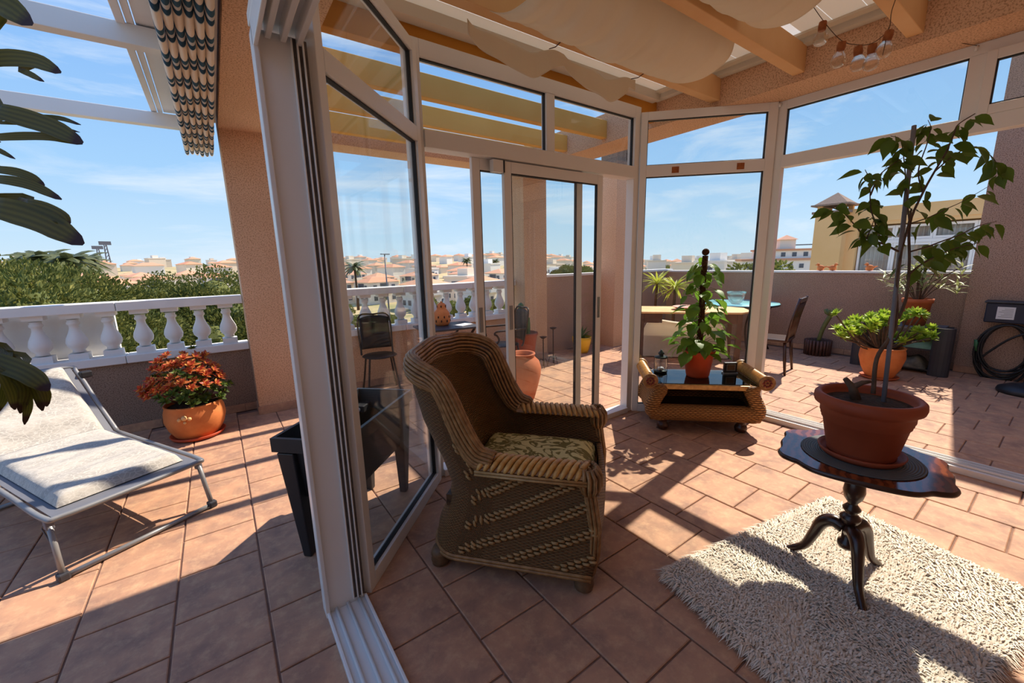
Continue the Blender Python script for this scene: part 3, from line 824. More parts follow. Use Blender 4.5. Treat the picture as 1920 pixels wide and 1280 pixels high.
# plump front and back rails at the foot, shelf, top frame, glass
for fy in (-1, 1):
    m = MB(); m.grid(lambda u, v: ((-.44+.88*u), fy*(DP-.015)+.062*math.cos(2*math.pi*v), .172+.072*math.sin(2*math.pi*v)), 20, 14)
    m.build('foot_rail', 'wicker_gold', ct, True)
MB().box((0, 0, .175), (.82, 2*DP-.03, .02)).build('lower_shelf', 'brown_wood', ct)
for fy in (-1, 1): MB().box((0, fy*(DP-.002), .405), (.80, .03, .042)).build('top_frame', 'rattan_gold', ct, bevel=.006)
MB().box((0, DP-.03, .29), (.80, .012, .19)).build('back_panel', 'brown_wood', ct)
MB().box((0, 0, .428), (.80, 2*DP-.02, .008)).build('glass_top', 'glass_smoked', ct)
MB().box((0, 0, .395), (.80, 2*DP-.06, .012)).build('under_top', 'dark_wood', ct)
for x, y in ((-.32, -.19), (.32, -.19), (-.32, .19), (.32, .19)):
    MB().lathe([(.022, 0), (.046, .01), (.052, .04), (.042, .066), (.032, .075), (.040, .085), (.036, .115)], 16, (x, y, 0)).build('bun_foot', 'dark_wood', ct, True)
TOPZ = .432
def on_table(x, y, z=TOPZ):                          # table-local to world
    return ct.matrix_basis @ Vector((x, y, z)) if False else Vector((3.405+x*math.cos(R(-45))-y*math.sin(R(-45)), 1.912+x*math.sin(R(-45))+y*math.cos(R(-45)), z))

# ---- climbing plant on a moss pole, red plastic pot, on the wicker table
pp = thing('pothos_plant', 'climbing green plant on a moss pole in a red pot on the wicker table', 'plant', on_table(.0, .02))
pot = MB().lathe([(.0, .004), (.092, 0), (.098, .02), (.122, .185), (.13, .19), (.133, .225), (.137, .23), (.135, .242), (.126, .24), (.122, .21), (0, .21)], 32).build('pot', 'terracotta_red', pp, True)
MB().lathe([(.123, .208), (.05, .22), (0, .225)], 24, cap=False).build('soil', 'soil', pp, True)
MB().tube([(0, 0, .18), (.006, 0, .5), (.0, .004, .85), (.004, 0, 1.06)], [.026, .027, .026, .024], 12).build('moss_pole', 'moss_pole', pp, True)
MB().ball((.004, 0, 1.09), .030, 8).build('pole_cap', 'moss_pole', pp, True)
lmes = [leaf_mesh('leaf', 'leaf_pothos', .13, .10, .35, .18, 6, 1.25), leaf_mesh('leaf', 'leaf_pothos', .10, .072, .25, .22, 6, 1.3)]
rn = random.Random(11); st = MB()
for k in range(120):
    u = (k+.5)/120; z = .22+.80*u**1.35; q = k*2.39996+rn.uniform(-.4, .4)
    rr = (.18*(1-u)**.55+.035)*rn.uniform(.45, 1.1)
    base = Vector((.02*math.cos(q), .02*math.sin(q), z-.04)); tip = Vector((rr*math.cos(q), rr*math.sin(q), z+rn.uniform(-.03, .05)))
    st.tube([base, (base+tip)/2+Vector((0, 0, .02)), tip], .0022, 4)
    d = Vector((math.cos(q), math.sin(q), rn.uniform(-1.2, .1)))
    s_ = rn.uniform(.95, 1.45)*(1-.32*u)
    instance('leaf', lmes[rn.random() < .5], pp, tip, aim(d, (0, 0, 1), rn.uniform(-.6, .6)), (s_, s_, s_))
st.build('stems', 'stem_green', pp, True)

# ---- glass jar lantern with a metal lid
jl = thing('glass_lantern', 'small clear glass lantern with dark finial lid on the wicker table', 'lantern', on_table(-.30, .12))
MB().lathe([(.0, 0), (.058, 0), (.060, .012), (.058, .02), (0, .02)], 24).build('base', 'blade_glass_metal', jl, True)
MB().lathe([(.052, .02), (.054, .04), (.054, .13), (.050, .14), (.047, .139), (.050, .13), (.050, .04), (.048, .022)], 28, cap=False).build('glass_body', 'glass_jar', jl, True)
MB().lathe([(.056, .136), (.06, .142), (.056, .152), (.02, .158), (.018, .17), (.030, .178), (.024, .19), (.012, .2), (.008, .215), (0, .216)], 24).build('lid', 'blade_glass_metal', jl, True)
MB().lathe([(0, .02), (.026, .02), (.026, .045), (0, .047)], 18).build('candle', 'paper', jl, True)
for q in (0, 1, 2, 3):
    a = q*math.pi/2+.5; MB().tube([(.058*math.cos(a), .058*math.sin(a), .01), (.058*math.cos(a), .058*math.sin(a), .145)], .0022, 5).build('strut', 'dark_metal', jl, True)
# ---- small dark desk clock in a square case
ck = thing('desk_clock', 'small dark square framed clock on the right end of the wicker table', 'clock', on_table(.305, .12), R(-38))
MB().box((0, 0, .058), (.115, .03, .094)).build('case', 'black_plastic', ck, bevel=.004)
MB().box((0, -.0165, .06), (.078, .004, .062)).build('bezel', 'aluminium_grey', ck)
MB().box((0, -.0195, .06), (.064, .003, .048)).build('face', 'rattan_foot', ck)
MB().box((0, 0, .006), (.125, .05, .012)).build('stand', 'aluminium_grey', ck)
# ================================================================ shag rug
RA, RB, RC = Vector((1.555, .955, 0)), Vector((2.84, .72, 0)), Vector((2.66, -.10, 0))
RD = RA+(RC-RB)
def rugp(u, v): return RA.lerp(RB, u).lerp(RD.lerp(RC, u), v)
rug = thing('shag_rug', 'cream shaggy wool rug on the tiles under the pedestal table', 'rug', (2.18, .43, 0))
o0 = Vector((2.18, .43, 0))
bm_ = MB(); bm_.grid(lambda u, v: rugp(.02+.96*u, .02+.96*v)-o0+Vector((0, 0, .012)), 4, 4)
b = bm_.build('backing', 'rug_wool', rug); so = b.modifiers.new('t', 'SOLIDIFY'); so.thickness = .01
rn = random.Random(5); pile = MB()
for k in range(34000):
    u, v = rn.random(), rn.random(); edge = k % 9 == 0
    if edge:
        s_ = rn.randrange(4); w0 = rn.uniform(0, .025); u, v = ((w0, v), (1-w0, v), (u, w0), (u, 1-w0))[s_]
    p = rugp(u, v)-o0; p.z = .012
    fl = noise.noise(Vector((u*3.2, v*2.4, .3)))*2.2+noise.noise(Vector((u*11, v*8, 2.)))*1.4
    q = -1.0+fl+rn.uniform(-.8, .8)
    if edge: q = math.atan2(*(reversed((rugp(u, v)-rugp(.5, .5)).to_2d().normalized().to_tuple())))+rn.uniform(-.7, .7)
    L = rn.uniform(.03, .055)*(1.5 if edge else 1); h = rn.uniform(.012, .028); w = rn.uniform(.0022, .0042)
    d = Vector((math.cos(q), math.sin(q), 0)); sd_ = Vector((-d.y, d.x, 0))*w
    a = p; m1 = p+d*L*.45+Vector((0, 0, h)); e = p+d*L+Vector((0, 0, -.004 if edge else h*.55))
    i = len(pile.v); pile.v += [tuple(a-sd_), tuple(a+sd_), tuple(m1+sd_), tuple(m1-sd_), tuple(e)]
    pile.f += [(i, i+1, i+2, i+3), (i+3, i+2, i+4)]
pile.build('wool_pile', 'rug_wool', rug, True, kind='stuff')

# ================================================================ pedestal table
TC = Vector((2.185, .468, 0)); TH = .612
pt = thing('pedestal_table', 'dark varnished tripod side table with scalloped top on the rug', 'table', TC, R(-74.7))
QU = [(.0, .262), (.10, .258), (.155, .244), (.185, .222), (.21, .196), (.24, .184), (.268, .165), (.286, .125), (.280, .085), (.282, .045)]
out = [(x, y) for x, y in QU]+[(.288, 0)]+[(x, -y) for x, y in reversed(QU)][:-1]+[(0, -.262)]
out += [(-x, -y) for x, y in QU[1:]]+[(-.288, 0)]+[(-x, y) for x, y in reversed(QU)][:-1]
sp_ = [p.to_2d() for p in spline([(x, y, 0) for x, y in out+[out[0]]], 3)][:-1]
m = MB(); n = len(sp_)
rings = [(.955, TH-.026), (1., TH-.020), (1.008, TH-.012), (1., TH-.004), (.985, TH)]
for s_, z in rings: m.v += [(p.x*s_, p.y*s_, z) for p in sp_]
for r_ in range(len(rings)-1):
    for k in range(n): m.f.append((r_*n+k, r_*n+(k+1) % n, (r_+1)*n+(k+1) % n, (r_+1)*n+k))
m.f.append(tuple(reversed(range(n))))
m.build('top_edge', 'dark_wood', pt, True)
MB().prism([(p.x*.985, p.y*.985) for p in sp_], TH-.006, TH+.0005).build('table_top', 'varnish', pt)
MB().lathe([(0, .16), (.030, .165), (.036, .18), (.034, .195), (.023, .205), (.023, .285), (.030, .29), (.038, .305), (.040, .318), (.024, .333), (.020, .338), (.032, .352), (.034, .362), (.020, .38), (.018, .388), (.034, .412), (.041, .445), (.036, .485), (.022, .522), (.024, .53), (.042, .545), (.040, .556), (.028, .562), (.05, .578), (.072, .59), (.078, TH-.024), (0, TH-.022)], 26).build('turned_column', 'dark_wood', pt, True)
for q in (92, 214, 337):
    a = R(q+74.7)
    P = spline([(.018, 0, .255), (.06, 0, .268), (.10, 0, .235), (.125, 0, .165), (.155, 0, .085), (.195, 0, .045), (.225, 0, .02)], 5)
    m = MB(); nn = len(P)
    pts = [(p.x*math.cos(a), p.x*math.sin(a), p.z) for p in P]
    rs = [interp(i/(nn-1), [0, .2, .45, .75, 1], [.030, .030, .024, .017, .015]) for i in range(nn)]
    lg = m.tube(pts, rs, 8).build('cabriole_leg', 'dark_wood', pt, True)

pm = tag(MB().lathe([(0, 0), (.208, 0), (.212, .002), (.208, .005), (0, .005)], 48).build('round_placemat', 'placemat', None, True), 'round ribbed charcoal placemat on the pedestal table under the big pot', 'placemat')
pm.location = (TC.x, TC.y, TH+.001)

# ---------------------------------------------------------------- weeping fig in its pot
PZ = TH+.0065; PC = Vector((2.19, .47, PZ))
fg = thing('potted_weeping_fig', 'slender weeping fig with a stake in a ribbed brown pot on the pedestal table', 'plant', PC)
MB().lathe([(0, 0), (.135, 0), (.146, .012), (.152, .026), (.147, .029), (.138, .018), (.12, .010), (0, .010)], 40).build('saucer', 'terracotta_dark', fg, True)
MB().lathe([(0, .011), (.116, .011), (.120, .02), (.118, .028), (.124, .04), (.146, .155), (.151, .158), (.150, .168), (.155, .171), (.154, .182), (.159, .185), (.159, .205), (.168, .218), (.182, .228), (.186, .243), (.184, .262), (.174, .272), (.160, .27), (.155, .255), (.150, .235), (0, .235)], 48).build('pot', 'terracotta_dark', fg, True)
MB().lathe([(.152, .236), (.10, .245), (0, .25)], 32, cap=False).build('soil', 'soil', fg, True)
D0 = proj(PC+Vector((0, 0, .3)))[2]
def fp(x, y, dd=0.): return depth_at(x, y, D0+dd)-PC
MB().tube([Vector((.028, -.045, .24)), fp(1714, 236, .02)], .0085, 10).build('stake', 'stake_grey', fg, True)
rt = MB().tube([Vector((-.01, .035, .235)), Vector((-.03, .05, .30)), Vector((-.045, .075, .335))], [.022, .016, .010], 8)
rt.tube([Vector((-.03, .05, .30)), Vector((-.02, .02, .325)), Vector((0, 0, .33))], [.013, .010, .006], 8); rt.build('old_stump', 'stem_brown', fg, True)
BR = [  # (radius, depth offset start/end, pixel way-points)
 (.0085, 0, 0, [(1637, 738), (1644, 672), (1669, 632), (1681, 597), (1681, 535), (1687, 485), (1703, 422), (1709, 391)], 0),
 (.006, 0, .03, [(1685, 597), (1700, 554), (1705, 491), (1706, 419), (1730, 362), (1752, 322), (1773, 287), (1789, 250), (1797, 233), (1828, 213)], 16),
 (.0045, 0, -.10, [(1684, 471), (1656, 457), (1625, 447), (1603, 422), (1580, 398), (1556, 388)], 11),
 (.0035, -.03, -.08, [(1656, 457), (1648, 440), (1640, 415), (1632, 386), (1631, 340), (1622, 318)], 13),
 (.0035, -.05, -.02, [(1632, 366), (1649, 329), (1675, 307), (1692, 296)], 5),
 (.004, 0, .10, [(1709, 471), (1737, 463), (1772, 450), (1800, 440), (1832, 424), (1868, 415)], 12),
 (.004, 0, .05, [(1703, 516), (1725, 497), (1766, 475), (1800, 463), (1836, 455)], 10),
 (.003, .02, .12, [(1706, 419), (1740, 408), (1773, 392), (1806, 377), (1854, 349)], 7),
 (.003, .02, .08, [(1752, 322), (1790, 290), (1830, 275), (1865, 300), (1872, 330)], 8),
 (.003, 0, -.06, [(1705, 419), (1700, 360), (1695, 300), (1688, 262), (1670, 255)], 12),
 (.003, .02, .04, [(1730, 362), (1722, 320), (1738, 270), (1745, 240), (1740, 225)], 11),
 (.0025, -.06, -.10, [(1625, 447), (1634, 425), (1640, 408)], 4),
]
lm = [leaf_mesh('leaf', 'leaf_ficus', .080, .044, .30, .3, 6, 1.5), leaf_mesh('leaf', 'leaf_ficus', .062, .034, .4, .35, 6, 1.6)]
rn = random.Random(21)
for r_, d0, d1_, px, nl in BR:
    k = len(px); P = spline([fp(x, y, d0+(d1_-d0)*i/(k-1)) for i, (x, y) in enumerate(px)], 5)
    if px[0][1] > 700: P[0] = P[0]
    MB().tube(P, [r_*(1-.65*i/(len(P)-1)) for i in range(len(P))], 6).build('trunk' if nl == 0 else 'branch', 'stem_brown', fg, True)
    nl = int(nl*1.75)
    for j in range(nl):
        u = .22+.78*(j+rn.random()*.6)/max(1, nl-1); i = min(len(P)-2, int(u*(len(P)-1)))
        p = P[i]; T = (P[i+1]-P[i]).normalized(); sd_ = T.cross(Vector((0, 0, 1))); sd_ = sd_.normalized() if sd_.length > .1 else Vector((1, 0, 0))
        sgn = 1 if j % 2 else -1
        d = T*.45+sd_*sgn*rn.uniform(.35, 1.)+Vector((rn.uniform(-.4, .4), rn.uniform(-.4, .4), rn.uniform(-1.25, -.25)))
        s_ = rn.uniform(.75, 1.15)
        q = p+d.normalized()*.012
        instance('leaf', lm[rn.random() < .4], fg, q, aim(d, (0, 0, 1), rn.uniform(-1.1, 1.1)), (s_,)*3)

# ================================================================ cloth drapes below the ceiling
def drape(name, label, x0, x1, prof, seed, nx=60, hem=.10):
    ys = [p[0] for p in prof]; zs = [p[1] for p in prof]; L = len(prof)-1; rn = random.Random(seed); ph = rn.random()*9
    def fn(u, v):
        i = v*L; y = float(np.interp(i, range(L+1), ys)); z = float(np.interp(i, range(L+1), zs)); b = math.sin(math.pi*v)
        x = x0+(x1-x0)*u
        x += (hem*b if u > .5 else hem*.4*b)*abs(2*u-1)**3
        z += b*(.010*math.sin(u*31+ph+2*v)+.007*math.sin(u*67+5*v)+.0045*math.sin(u*139+9*v+3*math.sin(v*4))+.014*noise.noise(Vector((u*7, v*3, ph)))) - .05*b*math.sin(math.pi*u)
        return (x, y+.01*math.sin(u*23+ph)*b, z)
    m = MB(); m.grid(fn, nx, 24, False)
    o = m.build(name, 'fabric_cream', None, True); so = o.modifiers.new('t', 'SOLIDIFY'); so.thickness = .002
    return tag(o, label, 'drape')
def smooth_prof(p, n=5):
    return [(q.x, q.y) for q in spline([(a, b, 0) for a, b in p], n)]
dr = drape('ceiling_drape', 'cream cloth drape sagging between the two beams nearest the front doors', 1.34, 2.84, smooth_prof([(2.035, 2.775), (1.98, 2.745), (1.86, 2.70), (1.72, 2.69), (1.58, 2.745), (1.525, 2.83), (1.515, 2.92)]), 3)
dr2 = drape('ceiling_drape', 'cream cloth drape sagging in the ceiling bay above the string of bulbs', .9, 2.62, smooth_prof([(1.40, 2.92), (1.37, 2.82), (1.28, 2.74), (1.14, 2.70), (1.0, 2.74), (.91, 2.82), (.89, 2.92)]), 8)
fl = MB()
def flap(u, v):
    x = 1.29+1.43*u; sc = abs(math.sin(math.pi*u*2.0))
    zt = 2.775-.02*sc; yb = 2.155+.05*sc*(1-v)
    return (x, yb+.008*math.sin(u*40), zt-.015*math.sin(u*25)-(.07+.10*sc*(1 if u < .95 else 0))*v)
fl.grid(flap, 60, 10, False); f_ = fl.build('hanging_flap', 'fabric_cream', dr, True); so = f_.modifiers.new('t', 'SOLIDIFY'); so.thickness = .002
for x in (1.87, 2.66): MB().tube([(x, 2.15, 2.77), (x, 2.09, 2.758), (x, 2.03, 2.77)], .003, 5).build('tie', 'cord', dr, True)

# ================================================================ string of bulb lights
sl = thing('bulb_string_lights', 'string of clear glass bulbs with cork caps hanging by the ceiling beam', 'string lights', on_x(1600, 60, 2.8))
so_ = Vector(sl.location)
bp = [on_x(x, y, 2.8)-so_ for x, y in ((1502, -22), (1543, 38), (1578, 76), (1611, 84), (1637, 80), (1666, 55), (1672, 20), (1690, -30))]
MB().tube(spline(bp, 5), .0018, 5).build('cord', 'cord', sl, True)
MB().tube(spline([bp[5]+Vector((0, 0, .01)), on_x(1655, 103, 2.8)-so_], 4), .0015, 5).build('cord', 'cord', sl, True)
hk = on_x(1836, 86, 3.95)-so_
MB().tube(spline([Vector(b_) for b_ in (on_x(1700, 66, 3.62)-so_, on_x(1770, 76, 3.8)-so_, hk)], 5), .002, 5).build('cord', 'cord', sl, True)
bulb = MB().lathe([(.0, -.078), (.012, -.077), (.024, -.070), (.031, -.055), (.031, -.042), (.025, -.026), (.016, -.012), (.014, 0)], 18, cap=False)
bme_ = bulb.mesh('bulb_glass'); bme_.materials.append(MAT['glass_jar']); bme_.polygons.foreach_set('use_smooth', [True]*len(bme_.polygons))
ckm = MB().lathe([(0, -.008), (.0165, -.008), (.018, .012), (.0165, .03), (0, .032)], 14).mesh('cork_cap'); ckm.materials.append(MAT['cork']); ckm.polygons.foreach_set('use_smooth', [True]*len(ckm.polygons))
for i, p in enumerate([bp[0]+Vector((0, 0, .0))]+bp[1:6]):
    s_ = 1.08
    b_ = instance('bulb', bme_, sl, p-Vector((0, 0, .04)), (R(8)*((i % 3)-1), R(6)*((i % 2)*2-1), 0), (s_,)*3)
    c_ = instance('cork_cap', ckm, b_, (0, 0, 0))
# ================================================================ left terrace
# ---- raised planter on four tapering legs, just outside the splayed light
pl = thing('raised_planter', 'black plastic raised planter box on tapered legs outside the glass', 'planter', (.53, 2.315, 0), R(45))
LX, LY, PH = .40, .19, .68
m = MB()
def ring(sx, sy, z): return [(-sx, -sy, z), (sx, -sy, z), (sx, sy, z), (-sx, sy, z)]
lv = [ring(LX-.07, LY-.055, .34), ring(LX-.03, LY-.02, PH-.07), ring(LX, LY, PH-.07), ring(LX, LY, PH), ring(LX-.018, LY-.018, PH), ring(LX-.04, LY-.035, PH-.12)]
for r_ in lv: m.v += r_
for i in range(len(lv)-1):
    for k in range(4): m.f.append((i*4+k, i*4+(k+1) % 4, (i+1)*4+(k+1) % 4, (i+1)*4+k))
m.f += [(3, 2, 1, 0), (20, 21, 22, 23)]
m.build('trough', 'black_plastic', pl)
for sx in (-1, 1):
    for sy in (-1, 1):
        m = MB(); x, y = sx*(LX-.07), sy*(LY-.06)
        a = [(x-.06, y-.045), (x+.06, y-.045), (x+.06, y+.045), (x-.06, y+.045)]; x2, y2 = x-sx*.01, y-sy*.01
        b = [(x2-.022, y2-.022), (x2+.022, y2-.022), (x2+.022, y2+.022), (x2-.022, y2+.022)]
        m.add([(p[0], p[1], 0) for p in b]+[(p[0], p[1], PH-.08) for p in a], [(3, 2, 1, 0), (4, 5, 6, 7)]+[(k, (k+1) % 4, 4+(k+1) % 4, 4+k) for k in range(4)])
        m.build('leg', 'black_plastic', pl, bevel=.006)
MB().box((0, 0, PH-.13), (2*LX-.09, 2*LY-.08, .02)).build('soil', 'soil', pl)
wi = MB().tube([(.06, .02, PH-.12), (.06, .02, PH-.01)], .009, 8); wi.tube([(.02, .02, PH-.035), (.10, .02, PH-.035)], .014, 8); wi.build('water_gauge', 'paper', pl, True)

# ---- sun lounger
sl_ = thing('sun_lounger', 'folding sun lounger with grey tube frame and pale leaf-print cushion', 'sun lounger', (-.50, 2.885, 0), R(28))
LW = .335
MB().tube(spline([(-LW, 1.12, .315), (-LW, .5, .315), (-LW, .06, .315), (-LW+.05, .0, .315), (0, -.005, .315), (LW-.05, .0, .315), (LW, .06, .315), (LW, .5, .315), (LW, 1.12, .315)], 6), .0135, 10).build('frame', 'aluminium_grey', sl_, True)
MB().tube(spline([(-LW, 1.12, .315), (-LW, 1.35, .50), (-LW, 1.60, .71), (-LW+.06, 1.66, .76), (LW-.06, 1.66, .76), (LW, 1.60, .71), (LW, 1.35, .50), (LW, 1.12, .315)], 6), .0135, 10).build('backrest_frame', 'aluminium_grey', sl_, True)
for y, yb in ((.05, -.01), (1.15, 1.22)):
    MB().tube([(-LW+.01, y, .30), (-LW+.005, (y+yb)/2, .15), (-LW, yb, .018)], .013, 10).build('leg', 'aluminium_grey', sl_, True)
    MB().tube([(LW-.01, y, .30), (LW-.005, (y+yb)/2, .15), (LW, yb, .018)], .013, 10).build('leg', 'aluminium_grey', sl_, True)
    MB().tube([(-LW, yb, .016), (LW, yb, .016)], .0135, 10).build('foot_bar', 'aluminium_grey', sl_, True)
    for x in (-LW, LW):
        MB().box((x, yb, .02), (.045, .045, .04)).build('corner_cap', 'charcoal', sl_, bevel=.008)
        MB().box((x*.97, y, .285), (.032, .035, .06)).build('hinge', 'grey_plastic', sl_, bevel=.005)
MB().tube([(-LW+.01, .09, .29), (-LW+.02, .22, .20), (-LW+.01, .03, .12)], .004, 5).build('brace', 'grey_plastic', sl_, True)
def path_l(t):                                       # along the bed: flat, then the raised back
    if t < 1.12: return t, .318
    q = t-1.12; return 1.12+q*.768, .318+q*.64
m = MB(); m.grid(lambda u, v: ((-LW+.02+(2*LW-.04)*u), path_l(.02+1.78*v)[0], path_l(.02+1.78*v)[1]), 2, 24)
s_ = m.build('sling', 'grey_plastic', sl_); so = s_.modifiers.new('t', 'SOLIDIFY'); so.thickness = .004
m = MB()
def cush_l(u, v):
    e = min(u, 1-u)*.56/.06; f = min(v, 1-v)*1.72/.06; k = min(1, e, f); h = .055*math.sqrt(max(0, 1-(1-k)**2))
    tuft = .010*math.cos(2*math.pi*v*7.0)*math.sin(math.pi*u)
    y, z = path_l(.10+1.70*v); up = Vector((0, 0, 1)) if y < 1.12 else Vector((0, -.64, .768))
    return Vector((-.275+.55*u, y, z+.006))+up*(h+tuft*(k if k < 1 else 1))
m.grid(cush_l, 24, 90, False); m.build('cushion', 'leaf_print', sl_, True)
MB().box((LW+.03, 1.56, .70), (.07, .05, .05)).build('back_lock', 'black_plastic', sl_, bevel=.01)

# ---- red and green succulent bush in a round clay bowl
rp_ = thing('potted_red_succulent', 'red and green succulent bush in a round clay bowl by the parapet', 'plant', (-.30, 4.52, 0))
MB().lathe([(0, 0), (.165, 0), (.195, .012), (.208, .035), (.200, .038), (.185, .02), (0, .012)], 36).build('saucer', 'terracotta_red', rp_, True)
MB().lathe([(0, .014), (.15, .014), (.165, .03), (.205, .10), (.226, .18), (.222, .25), (.208, .295), (.214, .31), (.206, .32), (.195, .312), (.19, .29), (0, .28)], 40).build('bowl', 'terracotta_orange', rp_, True)
dl = MB().ball((-.065, -.222, .24), .022, 7); dl.ball((-.10, -.212, .228), .016, 6); dl.ball((-.03, -.226, .228), .016, 6); dl.ball((-.065, -.222, .20), .012, 6); dl.build('applied_flower', 'light_wood', rp_, True)
MB().lathe([(.192, .29), (.1, .31), (0, .32)], 24, cap=False).build('soil', 'soil', rp_, True)
def rosette(name, mat, L, wd, n, seed, lo=-.1, hi=1.4):
    rn = random.Random(seed); ro = MB(); lf = leaf_mesh('x', mat, L, wd, -.15, .3, 4, 1.15)
    LV = [tuple(v.co) for v in lf.vertices]; LF = [tuple(p_.vertices) for p_ in lf.polygons]
    for k in range(n):
        e = lo+(hi-lo)*(k/n); M_ = aim((math.cos(k*2.4), math.sin(k*2.4), e), (0, 0, 1), rn.uniform(-.3, .3)).to_matrix(); s_ = rn.uniform(.85, 1.1)*(1-.3*k/n)
        ro.add([M_ @ Vector((a_*s_, b_*s_, c_*s_)) for a_, b_, c_ in LV], LF)
    me = ro.mesh(name); me.materials.append(MAT[mat]); me.polygons.foreach_set('use_smooth', [True]*len(me.polygons)); return me
lr = [rosette('leaf_rosette', 'leaf_red', .062, .034, 12, 1), rosette('leaf_rosette', 'leaf_green_dark', .056, .032, 12, 2)]
rn = random.Random(31); st = MB()
for k in range(150):
    u = (k+.5)/150; q = k*2.39996; zf = u; rr = math.sqrt(1-(zf*.92)**2)*rn.uniform(.75, 1.05)
    tip = Vector((rr*math.cos(q)*.31-.02, rr*math.sin(q)*.23, .36+.37*zf*rn.uniform(.85, 1.08)+.04*math.sin(q*2)))
    if tip.x < -.2: tip.z = max(.44, tip.z-.02)
    if k % 2 == 0: st.tube([(tip.x*.2, tip.y*.2, .29), tip*.6+Vector((0, 0, .12)), tip], .004, 5)
    green = (tip.z < .47 and tip.x > -.16) or rn.random() < .22
    d = Vector((tip.x, tip.y, .25)).normalized()
    instance('leaf_rosette', lr[1 if green else 0], rp_, tip, (d.to_track_quat('Z', 'Y')).to_euler(), (rn.uniform(.8, 1.2),)*3)
st.build('stems', 'stem_brown', rp_, True)
gr = MB()
for k in range(9):
    q = rn.uniform(0, 6.28); gr.tube([(0, 0, .32), (.12*math.cos(q), .1*math.sin(q), .55), (.30*math.cos(q), .22*math.sin(q), .60+.1*rn.random())], [.003, .0025, .001], 4)
gr.build('dry_grass', 'rattan_light', rp_, True)

# ---- big strap-leaved plant reaching in from the left
t = NT('leaf_strap'); c = t.n('ShaderNodeTexCoord'); sp0 = t.n('ShaderNodeSeparateXYZ'); t.l(c.outputs['UV'], sp0.inputs[0])
stripe = t.math('SINE', t.math('MULTIPLY', sp0.outputs['Y'], 26.))
col = t.ramp(t.math('ADD', t.math('MULTIPLY', stripe, .2), .5), [(.2, lin(78, 76, 22)), (.8, lin(112, 106, 34))])
tipf = t.ramp(t.math('ADD', sp0.outputs['X'], t.math('MULTIPLY', t.noise(c.outputs['Object'], 30, 3), .08)), [(.93, (0, 0, 0, 1)), (.98, (1, 1, 1, 1))])
col = t.mix(tipf, col, lin(64, 40, 26))
b1 = t.bsdf(col, .45, 0, None, .4); tl = t.n('ShaderNodeBsdfTranslucent'); t.l(col, tl.inputs[0]); ms = t.n('ShaderNodeMixShader'); ms.inputs[0].default_value = .3
t.l(b1.outputs[0], ms.inputs[1]); t.l(tl.outputs[0], ms.inputs[2]); t.l(ms.outputs[0], t.out.inputs[0])
SB = Vector((-1.45, 1.0, 0))
sp1 = thing('strap_leaf_plant', 'large plant with long dark green strap leaves reaching in at the left edge', 'plant', SB)
CR = Vector((0, 0, 1.42))
MB().tube([(0, 0, .3), (.02, 0, .8), CR], [.05, .045, .035], 10).build('stem', 'bark', sp1, True)
MB().lathe([(0, 0), (.15, 0), (.2, .32), (.21, .34), (.19, .34), (0, .31)], 28).build('pot', 'terracotta', sp1, True)
BL = [  # width, depth, way-points in the photograph
 (.085, 1.30, [(-120, 60), (-20, 2), (62, 46)]), (.052, 1.32, [(-140, 150), (-20, 112), (60, 112), (115, 136)]), (.022, 1.33, [(-20, 118), (40, 132), (83, 153)]),
 (.060, 1.25, [(-140, 170), (0, 208), (90, 235), (156, 268)]), (.016, 1.28, [(-100, 230), (0, 222), (100, 220), (152, 234)]), (.012, 1.30, [(-100, 230), (0, 230), (90, 234), (150, 248)]),
 (.026, 1.27, [(-120, 270), (0, 257), (90, 256), (155, 270)]), (.018, 1.3, [(-100, 262), (-20, 275), (29, 298)]), (.030, 1.32, [(-120, 310), (0, 318), (50, 328), (84, 348)]),
 (.034, 1.30, [(-120, 330), (0, 336), (60, 348), (116, 374)]), (.080, 1.22, [(-140, 370), (-10, 388), (80, 415), (157, 458)]), (.05, 1.24, [(-60, 372), (50, 384), (105, 402), (128, 424)]),
 (.058, 1.18, [(-150, 600), (-20, 670), (50, 700), (92, 732)]), (.030, 1.16, [(-120, 640), (-10, 690), (20, 730), (28, 768)]), (.034, 1.18, [(-110, 650), (0, 690), (45, 725), (38, 775)]),
 (.036, 1.2, [(-100, 640), (10, 690), (62, 715), (80, 770)]), (.022, 1.17, [(-100, 660), (0, 700), (8, 740), (-6, 775)]), (.024, 1.19, [(-80, 660), (30, 710), (52, 750), (46, 796)]), (.03, 1.2, [(-60, 660), (40, 700), (80, 730), (88, 762)]),
]
for wd, dp, px in BL:
    P = spline([CR]+[depth_at(x, y, dp)-SB for x, y in px], 6); nn = len(P); m = MB()
    vd = (Vector((0, 0, EYE))-SB)
    rows = []
    for i, p in enumerate(P):
        T = (P[min(i+1, nn-1)]-P[max(i-1, 0)]).normalized(); V = (vd-p).normalized(); S = T.cross(V).normalized()
        S = (S*.92+V*.38).normalized(); u = i/(nn-1)
        w_ = wd/2*interp(u, [0, .25, .6, .85, .96, 1], [.12, .5, 1, .9, .5, .12]); rows.append((p-S*w_+V*w_*.2, p, p+S*w_+V*w_*.2))
    def fs(u, v, rows=rows): return rows[int(round(u*(len(rows)-1)))][int(round(v*2))]
    m.grid(fs, nn-1, 2); m.build('strap_leaf', 'leaf_strap', sp1, True)

